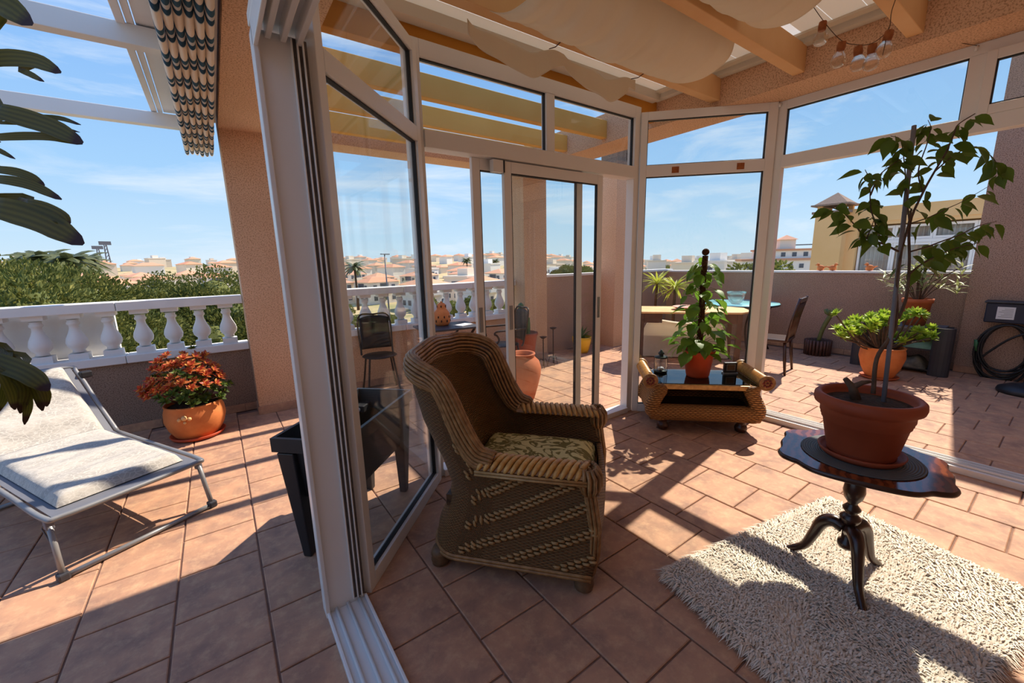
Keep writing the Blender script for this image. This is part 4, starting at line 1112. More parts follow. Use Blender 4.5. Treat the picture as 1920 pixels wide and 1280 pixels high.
# ---- retracted striped awning, its cassette and the white pergola bars
aw = thing('striped_awning', 'retracted blue and cream striped awning folded under the white pergola', 'awning', (.06, 3.4, 2.56))
m = MB(); NF = 6; AX0, AX1 = -.135, .095
def awn(u, v):
    f = (u*NF) % 1 if u < 1 else 1.; h = 1-math.sqrt(max(0, 1-(2*f-1)**2))
    y = -1.9+3.72*v; x = AX0+(AX1-AX0)*u
    lift = .045*h+.008*math.sin(v*37+int(min(u*NF, 5.99))*1.7)
    return (x, y, lift)
m.grid(awn, NF*10, 60, False)
m.build('folded_fabric', 'awning_stripe', aw, True)
for x in (AX0, AX1):
    m = MB(); m.grid(lambda u, v: (x, -1.9+3.62*u, .095+.14*v), 30, 2, False); m.build('fabric_side', 'awning_stripe', aw, True)
MB().bb((AX0, -1.9, .235), (AX1, 1.72, .25)).build('cassette', 'aluminium_white', aw)
MB().bb((.10, -3.0, .20), (.128, 1.36, .30)).build('side_rail', 'aluminium_white', aw)
pg = thing('white_pergola', 'white aluminium pergola bars and roof panel above the sun lounger', 'pergola', (-.15, 3.4, 2.74))
for y, z0 in ((3.42, 2.765), (5.05, 2.75), (1.7, 2.765)):
    MB().bb((-4.6, y-3.4, z0-2.74), (.33, y+.085-3.4, z0+.11-2.74)).build('crossbar', 'aluminium_white', pg, bevel=.004)
for x0, x1, z in ((-.115, -.075, .125), (-.07, -.035, .135), (-.03, .26, .145)):
    MB().bb((x0, -3.2, z), (x1, 1.72, z+.02)).build('roof_panel', 'aluminium_white', pg, bevel=.003)

# ---- metal bistro chairs, folding table, clay lantern beyond the glass
def bistro(name, label, loc, rz, arms):
    c = thing(name, label, 'chair', loc, rz, None)
    MB().lathe([(0, .445), (.19, .445), (.205, .452), (.19, .46), (0, .462)], 26, sy=.95).build('seat', 'dark_metal', c, True)
    m = MB(); m.grid(lambda u, v: (-.20-.07*v-.02*math.cos(math.pi*(u-.5)), -.17+.34*u, .50+.36*v+.03*math.sin(math.pi*u)*v), 12, 12, False)
    b = m.build('mesh_back', 'dark_metal', c, True); so = b.modifiers.new('t', 'SOLIDIFY'); so.thickness = .006
    MB().tube(spline([(-.17, -.18, .44), (-.20, -.18, .5), (-.275, -.175, .87), (-.29, 0, .90), (-.275, .175, .87), (-.20, .18, .5), (-.17, .18, .44)], 5), .011, 8).build('back_frame', 'dark_metal', c, True)
    for x, y in ((.15, .14), (.15, -.14), (-.15, .15), (-.15, -.15)):
        MB().tube(spline([(x*.9, y*.9, .45), (x*1.1, y*1.1, .22), (x*1.35, y*1.3, .0)], 4), .011, 8).build('leg', 'dark_metal', c, True)
    if arms:
        for sg in (-1, 1):
            MB().tube(spline([(-.22, sg*.2, .66), (0, sg*.22, .66), (.17, sg*.22, .66), (.21, sg*.22, .63), (.18, sg*.22, .61), (.15, sg*.21, .55), (.19, sg*.2, .48), (.17, sg*.18, .43)], 6), .012, 8).build('scroll_arm', 'dark_metal', c, True)
    return c
c1 = on_z(712, 666, .45)
bistro('bistro_chair', 'dark mesh-backed metal bistro chair seen through the splayed glass', (c1.x, c1.y, 0), R(-100), False)
LQ = on_y(829, 600, 4.58)
ft = thing('folding_table', 'dark folding bistro table with crossed legs beside the balustrade', 'table', (LQ.x+.08, 4.50, 0), R(-8))
MB().box((-.06, 0, .715), (.70, .54, .025)).build('table_top', 'charcoal', ft, bevel=.006)
for sy in (-1, 1):
    MB().bar((-.30, sy*.22, 0), (.22, sy*.22, .70), .022, .022).build('leg', 'dark_metal', ft); MB().bar((.24, sy*.2, 0), (-.30, sy*.2, .70), .022, .022).build('leg', 'dark_metal', ft)
MB().tube([(-.3, -.22, .03), (-.3, .22, .03)], .011, 8).build('crossbar', 'dark_metal', ft, True)
MB().tube([(.23, -.2, .03), (.23, .2, .03)], .011, 8).build('crossbar', 'dark_metal', ft, True)
ll = thing('clay_lantern', 'pierced round clay lantern standing on the folding bistro table', 'lantern', (LQ.x, 4.58, .7285))
LPF = [(.075, 0), (.095, .03), (.105, .09), (.095, .15), (.07, .19), (.058, .2), (.06, .22), (.055, .25), (.03, .275), (.012, .28), (.014, .292), (0, .296)]
MB().lathe([(0, 0)]+LPF, 22).build('body', 'terracotta_orange', ll, True)
hm = MB().lathe([(0, 0), (.012, .0), (.012, .004), (0, .004)], 8, sx=.75, sy=1.7).mesh('piercing'); hm.materials.append(MAT['soil'])
for r_, z, n_ in ((.102, .06, 9), (.104, .11, 9), (.058, .235, 6)):
    for k in range(n_):
        q = 2*math.pi*(k+(.5 if z == .11 else 0))/n_
        o = instance('piercing', hm, ll, (r_*math.cos(q), r_*math.sin(q), z), aim((-math.sin(q), math.cos(q), 0), (math.cos(q), math.sin(q), 0)), (.8, .8, 1))
mg = tag(MB().box((0, 0, .004), (.19, .13, .008)).build('magazine', 'paper'), 'thin white magazine lying on the folding bistro table', 'magazine'); mg.location = (LQ.x+.20, 4.40, .7285); mg.rotation_euler = (0, 0, R(20))
bistro('bistro_chair', 'dark metal armchair with scrolled arms at the folding bistro table', (LQ.x+.66, 4.22, 0), R(170), True)

# ---- pots beyond the sliding sashes
un = thing('clay_urn', 'large rounded terracotta urn standing outside the sliding doors', 'urn', (2.56, 3.42, 0))
MB().lathe([(0, 0), (.12, 0), (.135, .02), (.17, .14), (.205, .28), (.21, .36), (.19, .43), (.15, .47), (.135, .49), (.15, .51), (.145, .52), (.12, .515), (.115, .48), (0, .46)], 36).build('body', 'terracotta', un, True)
MB().lathe([(.117, .47), (0, .475)], 20, cap=False).build('soil', 'soil', un, True)
cp = thing('potted_cactus', 'tall green cactus in a flared clay pot beside the far pillar', 'plant', (3.38, 4.42, 0))
MB().lathe([(0, 0), (.11, 0), (.14, .3), (.165, .47), (.18, .50), (.175, .52), (.155, .52), (.15, .49), (0, .48)], 30).build('pot', 'terracotta_dark', cp, True)
MB().lathe([(.152, .485), (0, .49)], 20, cap=False).build('soil', 'soil', cp, True)
m = MB()
for k in range(3):
    x, y, h = ((-.05, .02, .45), (.03, .05, .34), (.0, -.05, .26))[k]
    m.tube([(x, y, .48), (x, y, .48+h*.5), (x, y, .48+h*.95), (x, y, .48+h)], [.04, .045, .038, .012], 7)
m.build('cactus_columns', 'cactus_green', cp)
for x, y, h, lab in ((3.62, 4.32, .42, 'shorter black iron candle stand on the terrace beyond the sliding doors'), (3.84, 4.36, .52, 'taller black iron candle stand on the terrace beyond the sliding doors')):
    cs = thing('candle_stand', lab, 'candle stand', (x, y, 0))
    MB().tube([(0, 0, .02), (0, 0, h)], .007, 8).build('stem', 'dark_metal', cs, True)
    MB().lathe([(0, h-.01), (.02, h-.005), (.055, h+.02), (.05, h+.022), (0, h+.01)], 16).build('dish', 'dark_metal', cs, True)
    for k in range(3):
        q = 2*math.pi*k/3; MB().tube(spline([(0, 0, .10), (.05*math.cos(q), .05*math.sin(q), .11), (.08*math.cos(q), .08*math.sin(q), .0)], 4), .005, 6).build('foot', 'dark_metal', cs, True)
yp = thing('potted_spiky_plant', 'spiky plant in a yellow pot by the corner parapet', 'plant', (4.72, 4.66, 0))
MB().lathe([(0, 0), (.10, 0), (.12, .05), (.15, .2), (.155, .26), (.145, .26), (.14, .23), (0, .22)], 28).build('pot', 'yellow_pot', yp, True)
MB().lathe([(.142, .235), (0, .24)], 18, cap=False).build('soil', 'soil', yp, True)
lg = leaf_mesh('leaf', 'leaf_green_dark', .26, .035, .3, .3, 5, 1.6); rn = random.Random(4)
for k in range(18): instance('leaf', lg, yp, (0, 0, .24), aim((math.cos(k*2.4), math.sin(k*2.4), rn.uniform(.2, 1.4))), (rn.uniform(.7, 1.1),)*3)
# ================================================================ right terrace
wt = thing('garden_table', 'long wooden garden table with dark apron just outside the glass', 'table', (5.40, 3.26, 0), R(-51))
def chamf(a, b, c): return [(-a+c, -b), (a-c, -b), (a, -b+c), (a, b-c), (a-c, b), (-a+c, b), (-a, b-c), (-a, -b+c)]
MB().prism(chamf(.78, .36, .16), .735, .76).build('table_top', 'light_wood', wt, bevel=.004)
for sx in (-1, 1):
    MB().box((sx*.50, -.27, .665), (.30, .025, .135)).build('apron', 'brown_wood', wt); MB().box((sx*.50, .27, .665), (.30, .025, .135)).build('apron', 'brown_wood', wt)
    MB().box((sx*.63, 0, .665), (.025, .5, .135)).build('apron', 'brown_wood', wt)
    for sy in (-1, 1): MB().box((sx*.62, sy*.26, .367), (.065, .065, .735)).build('leg', 'brown_wood', wt, bevel=.004)
bn = thing('covered_bench', 'low bench under a cream fabric cover beneath the wooden garden table', 'bench', (5.62, 3.44, 0), R(-51))
m = MB(); m.grid(lambda u, v: (-.62+1.24*u, -.12+.24*v, .02+.52*min(1, min(u, 1-u)*9, min(v, 1-v)*5)**.4+.03*math.sin(u*9)*math.sin(v*3)), 40, 14, False)
m.build('fabric_cover', 'fabric_cream', bn, True)
MB().box((0, 0, .17), (1.1, .18, .34)).build('bench_frame', 'brown_wood', bn)
pk = tag(MB().lathe([(0, .012), (.10, .0), (.12, .004), (.19, .035), (.2, .045), (.19, .044), (.11, .018), (0, .018)], 36).build('serving_plate', 'pink_plate', None, True), 'large pink clay plate on the wooden garden table', 'plate')
q = on_z(1290, 577, .77); pk.location = (q.x-.1, q.y-.05, .7605)
tt = thing('glass_top_table', 'round patio table with turquoise glass top behind the wooden table', 'table', (6.76, 3.2, 0))
MB().lathe([(0, .735), (.56, .735), (.57, .745), (.56, .755), (0, .755)], 48).build('glass_top', 'turquoise_top', tt, True)
MB().tube([(.56*math.cos(k), .56*math.sin(k), .735) for k in np.linspace(0, 2*math.pi, 41)[:-1]], .014, 8, closed=True).build('rim', 'dark_metal', tt, True)
for k in range(4):
    a = math.pi/4+k*math.pi/2; MB().tube(spline([(.52*math.cos(a), .52*math.sin(a), .735), (.35*math.cos(a), .35*math.sin(a), .4), (.5*math.cos(a), .5*math.sin(a), 0)], 5), .014, 8).build('leg', 'dark_metal', tt, True)
bw = tag(MB().lathe([(0, 0), (.06, 0), (.065, .01), (.10, .05), (.13, .14), (.135, .19), (.125, .19), (.12, .14), (.09, .055), (0, .02)], 32).build('glass_bowl', 'glass_jar', None, True), 'tall clear glass bowl standing on the turquoise patio table', 'bowl'); bw.location = (6.50, 3.12, .7555)
p2 = tag(MB().lathe([(0, .008), (.07, 0), (.12, .015), (.13, .022), (.12, .02), (0, .012)], 28).build('side_plate', 'pink_plate', None, True), 'small pink plate standing on the turquoise patio table', 'plate'); p2.location = (6.62, 2.82, .7555)

gc = thing('spindle_chair', 'dark wooden spindle-back chair beside the right glass post', 'chair', (5.80, 2.28, 0), R(100))
MB().box((0, 0, .43), (.42, .42, .035)).build('seat', 'dark_wood', gc, bevel=.01)
for sx, sy in ((.17, .17), (.17, -.17), (-.17, .17), (-.17, -.17)):
    MB().tube([(sx, sy, .42), (sx*1.12, sy*1.1, .2), (sx*1.25, sy*1.2, 0)], [.018, .019, .014], 8).build('leg', 'dark_wood', gc, True)
for sy in (-.2, .2): MB().tube([(-.19, sy, .43), (-.23, sy*1.04, .7), (-.29, sy*1.08, .97)], [.017, .016, .015], 8).build('back_post', 'dark_wood', gc, True)
MB().bar((-.285, -.22, .935), (-.285, .22, .935), .022, .05).build('crest_rail', 'dark_wood', gc)
for k in range(7):
    y = -.15+.05*k; MB().tube([(-.19, y, .44), (-.235, y*1.03, .70), (-.28, y*1.06, .92)], .007, 6).build('spindle', 'dark_wood', gc, True)
MB().tube([(.19, -.2, .2), (.19, .2, .2)], .010, 6).build('stretcher', 'dark_wood', gc, True)

def yucca(loc, label, h, seed):
    y = thing('yucca', label, 'plant', loc, 0, 'yuccas by the corner parapet'); rn = random.Random(seed)
    MB().lathe([(0, 0), (.12, 0), (.15, .24), (.16, .26), (.145, .26), (0, .22)], 24).build('pot', 'terracotta', y, True)
    MB().tube([(0, 0, .2), (.01, .02, h*.6), (0, 0, h)], [.03, .026, .024], 8).build('trunk', 'bark', y, True)
    l_ = leaf_mesh('leaf', 'leaf_yucca', .40, .036, .35, .35, 6, 1.7)
    for k in range(46):
        e = rn.uniform(-.5, 1.6); instance('leaf', l_, y, (0, 0, h-.05+.06*rn.random()), aim((math.cos(k*2.4), math.sin(k*2.4), e)), (rn.uniform(.7, 1.05),)*3)
    return y
yucca((6.45, 4.5, 0), 'taller yellow-green yucca by the corner parapet', 1.05, 2)
yucca((6.4, 4.1, 0), 'lower yellow-green yucca nearer the turquoise table', 1.0, 6)

# ---- euphorbia in a ribbed pot
ep = thing('potted_euphorbia', 'bare-stemmed succulent in a dark ribbed pot against the right parapet', 'plant', (7.24, 2.22, 0))
m = MB()
for k in range(22):
    a = 2*math.pi*k/22; m.tube([(.15*math.cos(a), .15*math.sin(a), .0), (.155*math.cos(a), .155*math.sin(a), .225)], .019, 6)
m.build('slatted_pot', 'brown_wood', ep, True); MB().lathe([(.0, .205), (.145, .205), (.145, .21), (0, .215)], 20).build('soil', 'soil', ep)
MB().tube(spline([(0, 0, .2), (-.02, -.05, .42), (-.01, -.12, .62)], 5), [.028]*6+[.03]*5, 8).build('stem', 'stem_green', ep, True)
m = MB()
for k in range(6):
    a = k*1.05; m.tube([(-.01, -.12, .60), (-.01+.06*math.cos(a), -.12+.06*math.sin(a), .64), (-.01+.085*math.cos(a), -.12+.085*math.sin(a), .69)], [.022, .024, .012], 6)
m.build('branch_tips', 'stem_green', ep, True)

# ---- aeonium in a round clay pot
ae = thing('potted_aeonium', 'bushy lime green rosette succulent in an orange clay pot on the terrace', 'plant', (6.37, 1.30, 0))
MB().lathe([(0, 0), (.15, 0), (.17, .012), (.185, .03), (.178, .033), (.16, .02), (0, .012)], 32).build('saucer', 'terracotta', ae, True)
MB().lathe([(0, .014), (.12, .014), (.135, .03), (.185, .14), (.215, .26), (.21, .33), (.2, .36), (.208, .375), (.2, .385), (.188, .375), (.185, .35), (0, .34)], 36).build('pot', 'terracotta_orange', ae, True)
MB().lathe([(.187, .35), (0, .36)], 24, cap=False).build('soil', 'soil', ae, True)
rn = random.Random(8); rom = rosette('rosette', 'leaf_aeonium', .085, .036, 26, 4, -.35, 1.7)
st = MB()
for k in range(46):
    px = 1566+190*((k*0.618) % 1); py = 584+58*((k*.37) % 1); dd = rn.uniform(-.22, .2)
    d = proj((6.37, 1.30, .6))[2]+dd; p = depth_at(px, py, d)-Vector((6.37, 1.30, 0))
    p.x *= .9; p.y = max(-.6, min(.55, p.y)); p.z = min(max(p.z, .47), .80)
    st.tube(spline([(p.x*.15, p.y*.15, .34), (p.x*.5, p.y*.5, .42), (p.x, p.y, p.z-.02)], 4), .009, 5)
    instance('rosette', rom, ae, p, (rn.uniform(-.5, .5), rn.uniform(-.9, -.1), rn.uniform(0, 6)), (rn.uniform(.95, 1.35),)*3)
st.build('stems', 'stem_brown', ae, True)

# ---- low console with grey columns, sacks and a pot on it
cs = thing('shelf_console', 'low dark shelf unit with rounded grey side columns against the parapet', 'shelf unit', (7.16, 1.27, 0))
for sy, w_ in ((-.38, .09), (.40, .07)):
    m = MB(); m.prism([(-.215+.045*math.cos(a), sy+w_*math.sin(a)) for a in np.linspace(math.pi/2, 3*math.pi/2, 9)]+[(-.16, sy-w_), (-.16, sy+w_)], 0, .585); m.build('side_column', 'charcoal', cs, True if False else False)
    MB().box((.14, sy, .28), (.06, .06, .56)).build('rear_leg', 'charcoal', cs)
for z in (.05, .30): MB().box((0, 0, z), (.38, .74, .018)).build('shelf', 'charcoal', cs)
MB().box((-.02, 0, .565), (.40, .72, .016)).build('top_shelf', 'grey_plastic', cs)
MB().box((-.215, 0, .558), (.012, .70, .02)).build('chrome_edge', 'aluminium_grey', cs)
simple('sack_green', lin(134, 176, 148), lin(96, 140, 112), 9, .5); simple('sack_dark', lin(52, 58, 52), lin(120, 112, 92), 12, .5)
def sack(name, label, loc, d, mat, seed):
    m = MB(); m.grid(lambda u, v: (d[0]*(u-.5), d[1]*(v-.5), d[2]*(min(1, min(u, 1-u)*4)**.5)*(min(1, min(v, 1-v)*4)**.5)*(.8+.35*noise.noise(Vector((u*3+seed, v*3, 0))))), 18, 24, False)
    o = m.build(name, mat, None, True); o.location = loc; return tag(o, label, 'sack')
sack('compost_sack', 'slumped green plastic sack on the upper shelf of the console', (7.14, 1.16, .311), (.34, .46, .17), 'sack_green', 1)
sack('compost_sack', 'crumpled dark printed sack on the bottom shelf of the console', (7.12, 1.22, .061), (.34, .44, .15), 'sack_dark', 5)
ob = thing('potted_oleander', 'slender-leaved shrub in a terracotta pot on top of the shelf unit', 'plant', (7.14, 1.20, .574))
MB().lathe([(0, 0), (.105, 0), (.135, .28), (.148, .285), (.15, .335), (.14, .335), (.135, .30), (0, .3)], 30).build('pot', 'terracotta', ob, True)
MB().lathe([(.137, .305), (0, .31)], 18, cap=False).build('soil', 'soil', ob, True)
lo = leaf_mesh('leaf', 'leaf_oleander', .15, .024, .15, .3, 4, 1.5); rn = random.Random(12); st = MB(); 
for k in range(18):
    q = k*2.4; rr = rn.uniform(.05, .40); h = rn.uniform(.35, .98)-.3*rr
    tip = Vector((rr*math.cos(q)*.6, rr*math.sin(q), .3+h*.75)); st.tube(spline([(.02*math.cos(q), .02*math.sin(q), .29), tip*.5+Vector((0, 0, .2)), tip], 4), .006, 5)
    for j in range(14):
        a = j*2.4+k; instance('leaf', lo, ob, tip-Vector((0, 0, .012*j)), aim((math.cos(a), math.sin(a), rn.uniform(-.2, 1.2))), (rn.uniform(.8, 1.15),)*3)
st.build('stems', 'stem_brown', ob, True)

# ---- hose on the wall, the box above it and the stand in the corner
hb = thing('wall_box', 'dark blue box with a printed white notice on the rendered house wall', 'box', (7.40, .42, .66))
MB().bb((-.16, -.34, .0), (0, .215, .225)).build('body', 'navy_plastic', hb, bevel=.012)
MB().bb((-.175, -.355, .225), (0, .23, .25)).build('lid', 'charcoal', hb, bevel=.008)
nt_ = MB().bb((-.163, -.01, .045), (-.160, .125, .185)).build('notice', 'paper', hb)
for k in range(6): MB().bb((-.1645, .004, .07+.018*k), (-.1632, .11-.02*(k % 3), .074+.018*k)).build('print_line', 'grey_plastic', nt_)
hs = thing('garden_hose', 'coiled black garden hose hanging below the blue wall box', 'hose', (7.32, .42, 0))
for k in range(9):
    yc, ry, rz_ = .0+.012*(k % 3), .235-.008*k, .27+.016*((k*5) % 7)
    P = [(-.03-.012*(k % 4), yc+ry*math.cos(a), .66-rz_+rz_*math.sin(a)-.02) for a in np.linspace(0, 2*math.pi, 33)[:-1]]
    MB().tube(P, .0115, 7, closed=True).build('coil', 'rubber_black', hs, True)
MB().tube(spline([(-.06, -.28, .62), (-.08, -.05, .52), (-.07, .12, .32), (-.06, .2, .18)], 6), .0115, 7).build('loose_end', 'rubber_black', hs, True)
MB().tube([(-.05, .24, .44), (-.05, .235, .37), (-.05, .22, .31)], .019, 8).build('connector', 'cactus_green', hs, True)
ps = thing('parasol_stand', 'round black parasol base with a dark upright by the house wall', 'stand', (6.72, .20, 0))
MB().lathe([(0, 0), (.2, 0), (.21, .02), (.2, .05), (.12, .09), (.05, .10), (.03, .12), (0, .12)], 32).build('base', 'black_plastic', ps, True)
MB().tube([(0, 0, .1), (0, 0, .46)], .03, 12).build('upright', 'charcoal', ps, True)

# ---- three clay birds on the parapet
for px, lab, f in ((1538, 'leftmost of the little clay birds on the right parapet', 1), (1561, 'clay bird on the parapet, right beside the leftmost bird', -1), (1630, 'clay bird on the parapet nearest the tall plant stems', 1)):
    q = on_x(px, 506, 7.56); bd = thing('clay_bird', lab, 'figurine', (7.56, q.y, 1.235), 0, 'clay birds on the parapet')
    MB().lathe([(0, 0), (.03, .005), (.040, .035), (.032, .065), (.02, .08), (0, .085)], 14, sy=1.2).build('body', 'terracotta_orange', bd, True)
    MB().ball((0, f*.035, .092), .022, 8).build('head', 'terracotta_orange', bd, True)
    MB().tube([(0, f*.055, .09), (0, f*.078, .086)], [.007, .001], 6).build('beak', 'cork', bd, True)
    MB().tube([(0, -f*.04, .05), (0, -f*.085, .065)], [.014, .006], 6).build('tail', 'terracotta_orange', bd, True)

# ---- neighbouring house across the gap
HX = 14.
nh = thing('neighbour_house', 'yellow rendered house with glazed terrace doors and chimney beyond the right parapet', 'house', (HX, 0, -9))
MB().bb((0, -7, 0), (6, 3.86, 10.0)).build('wall', 'neighbour_wall', nh)
MB().bb((0, -7, 11.28), (6, 3.95, 11.64)).build('parapet_wall', 'neighbour_wall', nh)
MB().bb((0, 3.72, 9.5), (6, 3.95, 11.28)).build('corner_wall', 'neighbour_wall', nh)
MB().bb((2.2, -7, 10.), (6, 3.8, 11.28)).build('inner_wall', 'neighbour_wall', nh)
MB().bb((.02, -7, 11.2), (2.4, 3.8, 11.28)).build('soffit', 'neighbour_wall', nh)
chm = MB().bb((-.35, 3.95, 0), (.45, 4.60, 11.56)).build('chimney', 'neighbour_wall', nh)
MB().bb((-.43, 3.88, 11.56), (.53, 4.67, 11.62)).build('ledge', 'stucco_grey', chm)
for a, b_ in (((-.33, 3.97), (-.22, 4.08)), ((.32, 3.97), (.43, 4.08)), ((-.33, 4.47), (-.22, 4.58)), ((.32, 4.47), (.43, 4.58))): MB().bb((*a, 11.62), (*b_, 11.76)).build('vent_post', 'neighbour_wall', chm)
MB().bb((-.46, 3.85, 11.76), (.56, 4.70, 11.80)).build('cap_slab', 'stucco_grey', chm)
m = MB(); m.add([(-.4, 3.9, 11.8), (.5, 3.9, 11.8), (.5, 4.65, 11.8), (-.4, 4.65, 11.8), (.05, 4.27, 12.12)], [(3, 2, 1, 0), (0, 1, 4), (1, 2, 4), (2, 3, 4), (3, 0, 4)]); m.build('cap_pyramid', 'stucco_grey', chm)
ys = [3.70, 3.0, 2.3, 1.6, .9, .2, -.5]
for i in range(6):
    for z0, z1 in ((9.35, 10.72), (10.80, 11.16)):
        w_ = MB()
        a, b_ = ys[i+1], ys[i]
        w_.bb((.14, a+.002, z0), (.20, a+.05, z1)).bb((.14, b_-.05, z0), (.20, b_-.002, z1)).bb((.143, a+.05, z0+.002), (.197, b_-.05, z0+.06)).bb((.143, a+.05, z1-.06), (.197, b_-.05, z1-.002))
        fr = w_.build('window_frame', 'aluminium_white', nh)
        MB().bb((.165, a+.05, z0+.06), (.175, b_-.05, z1-.06)).build('pane', 'glass', fr)
        m = MB(); m.grid(lambda u, v: (.30+.03*math.sin(u*44), a+.04+(b_-a-.08)*u, z0+.05+(z1-z0-.1)*v), 40, 1, False); m.build('curtain', 'curtain', fr, True)
MB().bb((.13, -.5, 10.722), (.21, 3.715, 10.798)).build('transom', 'aluminium_white', nh)
# ================================================================ the land beyond
def sm(a, b, x): x = min(1, max(0, (x-a)/(b-a))); return x*x*(3-2*x)
def ground_h(x, y):
    d = math.hypot(x, y); al = math.degrees(math.atan2(y, x)); s_ = sm(38, 52, al)
    left = -9.5+13.*sm(70, 430, d)+3*sm(430, 900, d); right = -9.5-4*sm(60, 300, d)-3*sm(400, 1600, d)
    return left*s_+right*(1-s_)
m = MB(); RD_ = [9, 14, 22, 34, 50, 70, 95, 125, 160, 200, 250, 310, 380, 460, 560, 700, 900, 1200, 1700]
def gl(u, v):
    al = R(-25+150*u); d = RD_[int(round(v*(len(RD_)-1)))]; x, y = d*math.cos(al), d*math.sin(al); return (x, y, ground_h(x, y))
m.grid(gl, 60, len(RD_)-1, False); land = struct(m.build('ground', 'land', None, True))
m = MB(); m.grid(lambda u, v: ((1500+7300*v)*math.cos(R(-30+110*u)), (1500+7300*v)*math.sin(R(-30+110*u)), -17.4), 24, 6, False); struct(m.build('sea', 'sea', None))

# ---- houses of the town
def house_parts(w, d, h, rh, ov=.5):
    b = MB().bb((-w/2, -d/2, -4), (w/2, d/2, h)); bm1 = b.mesh('wall')
    r = MB(); k = min(w, d)/2
    a = [(-w/2-ov, -d/2-ov, h), (w/2+ov, -d/2-ov, h), (w/2+ov, d/2+ov, h), (-w/2-ov, d/2+ov, h), (-w/2+k, 0, h+rh), (w/2-k, 0, h+rh)]
    r.add(a, [(0, 1, 5, 4), (1, 2, 5), (2, 3, 4, 5), (3, 0, 4), (3, 2, 1, 0)]); rm = r.mesh('roof')
    bm1.materials.append(MAT['wall_far']); rm.materials.append(MAT['roof_far']); return bm1, rm
HP = [house_parts(7.5, 7, 5.4, 1.5), house_parts(9.5, 7, 5.8, 1.4), house_parts(6, 6, 3.2, 1.3), house_parts(11, 7.5, 5.6, 1.5)]
fb = MB().bb((-5, -4, -4), (5, 4, 6.4)).mesh('wall'); fb.materials.append(MAT['wall_far'])
fr_ = MB().bb((-5.2, -4.2, 6.4), (5.2, 4.2, 6.9)).bb((-2, -2, 6.9), (1.5, 1.5, 8.8)).mesh('roof_terrace'); fr_.materials.append(MAT['wall_far'])
wn = MB().bb((-.55, -.06, -.6), (.55, .06, .6)).mesh('window'); wn.materials.append(MAT['window_far'])
dn = MB().bb((-1.3, -.06, -1.05), (1.3, .06, 1.05)).mesh('terrace_door'); dn.materials.append(MAT['window_far'])
ban = MB().bb((-2.2, -1.1, -.1), (2.2, .2, .85)).mesh('balcony'); ban.materials.append(MAT['wall_far'])
HD = [(7.5, 7, 5.4), (9.5, 7, 5.8), (6, 6, 3.2), (11, 7.5, 5.6)]
rn = random.Random(77)
TAKEN = []
def taken(x, y, r_):
    for a, b_, c in TAKEN:
        if math.hypot(x-a, y-b_) < r_+c: return True
    TAKEN.append((x, y, r_)); return False
def house(x, y, rz, kind, near, label, group, r_=4.9):
    if taken(x, y, r_): return None
    h = thing('town_house', label, 'house', (x, y, ground_h(x, y)), rz, group); 
    if kind == 4:
        instance('wall', fb, h); instance('roof_terrace', fr_, h); w, d, hh = 10, 8, 6.4
    else:
        instance('wall', HP[kind][0], h); instance('roof', HP[kind][1], h); w, d, hh = HD[kind]
    if near:
        for sgn, r_, half, span in ((-1, 0, d/2, w), (1, 0, d/2, w), (-1, 1, w/2, d), (1, 1, w/2, d)):
            nrm = math.atan2(sgn*half, 0) if r_ == 0 else (0 if sgn > 0 else math.pi)
            wx, wy = (0, sgn*half) if r_ == 0 else (sgn*half, 0)
            # only walls that turn towards the terrace
            g = rz+(math.pi/2*sgn if r_ == 0 else (0 if sgn > 0 else math.pi)); 
            if math.cos(g)*x+math.sin(g)*y > 0: continue
            for fl in ((1.5, 4.4) if hh > 4 else (1.6,)):
                for f in (-.3, 0, .3):
                    p = (f*span, wy, fl) if r_ == 0 else (wx, f*span, fl); q = (0, 0, 0) if r_ == 0 else (0, 0, math.pi/2)
                    if f == 0 and fl > 2: instance('terrace_door', dn, h, p, q); instance('balcony', ban, h, (p[0], p[1]+(sgn*.4 if r_ == 0 else 0), fl-1.1), (0, 0, q[2]+(0 if sgn < 0 else math.pi)) if r_ == 0 else (0, 0, math.pi/2*(-1 if sgn > 0 else 1)))
                    else: instance('window', wn, h, p, q)
    return h
for px_, py_, d_ in ((183, 466, 330), (197, 458, 300), (721, 477, 62), (664, 497, 105), (875, 486, 190), (928, 488, 210)):
    p_ = at_dist(px_, py_, d_); taken(p_.x, p_.y, 2.5)
for row, (d, near) in enumerate(((104, 1), (122, 1), (143, 1), (168, 1), (198, 0), (236, 0), (280, 0), (332, 0), (395, 0), (470, 0), (560, 0))):
    stp = (11.5+d*.014)/d; al = R(44)+(row % 2)*stp/2
    while al < R(110):
        jit = rn.uniform(-.15, .15)*stp; dd = d*rn.uniform(.96, 1.04); x, y = dd*math.cos(al+jit), dd*math.sin(al+jit)
        k = rn.choice((0, 0, 1, 1, 2, 3, 3, 4)); rz = R(20)+rn.choice((0, 90))*math.pi/180+rn.uniform(-.1, .1)
        px = proj((x, y, 0))[0]
        if rn.random() < .95 and not (d < 160 and px < 420):
            if k == 4: lab = 'flat-roofed white town house among the tiled roofs' if near else 'small white flat-roofed house on the far hillside'
            else: lab = 'pale two-storey town house with orange tiled roof below the far hillside' if near else 'tiny tiled house on the far hillside below the skyline'
            house(x, y, rz, k, near, lab, 'near rows of town houses' if near else 'far rows of town houses')
        al += stp*rn.uniform(.9, 1.15)
for k in range(70):                                  # the lower ground to the right, towards the sea
    al = R(6+37*((k*.618) % 1)); d = 190+700*((k*.414) % 1)**1.5; x, y = d*math.cos(al), d*math.sin(al)
    hq = house(x, y, rn.uniform(0, 1.5), rn.choice((0, 1, 1, 4, 4)), d < 230, 'low house on the coastal plain beyond the right parapet', 'houses on the coastal plain', 9.5)
    if hq: hq.scale = (1.5, 1.5, rn.uniform(1.5, 2.1))
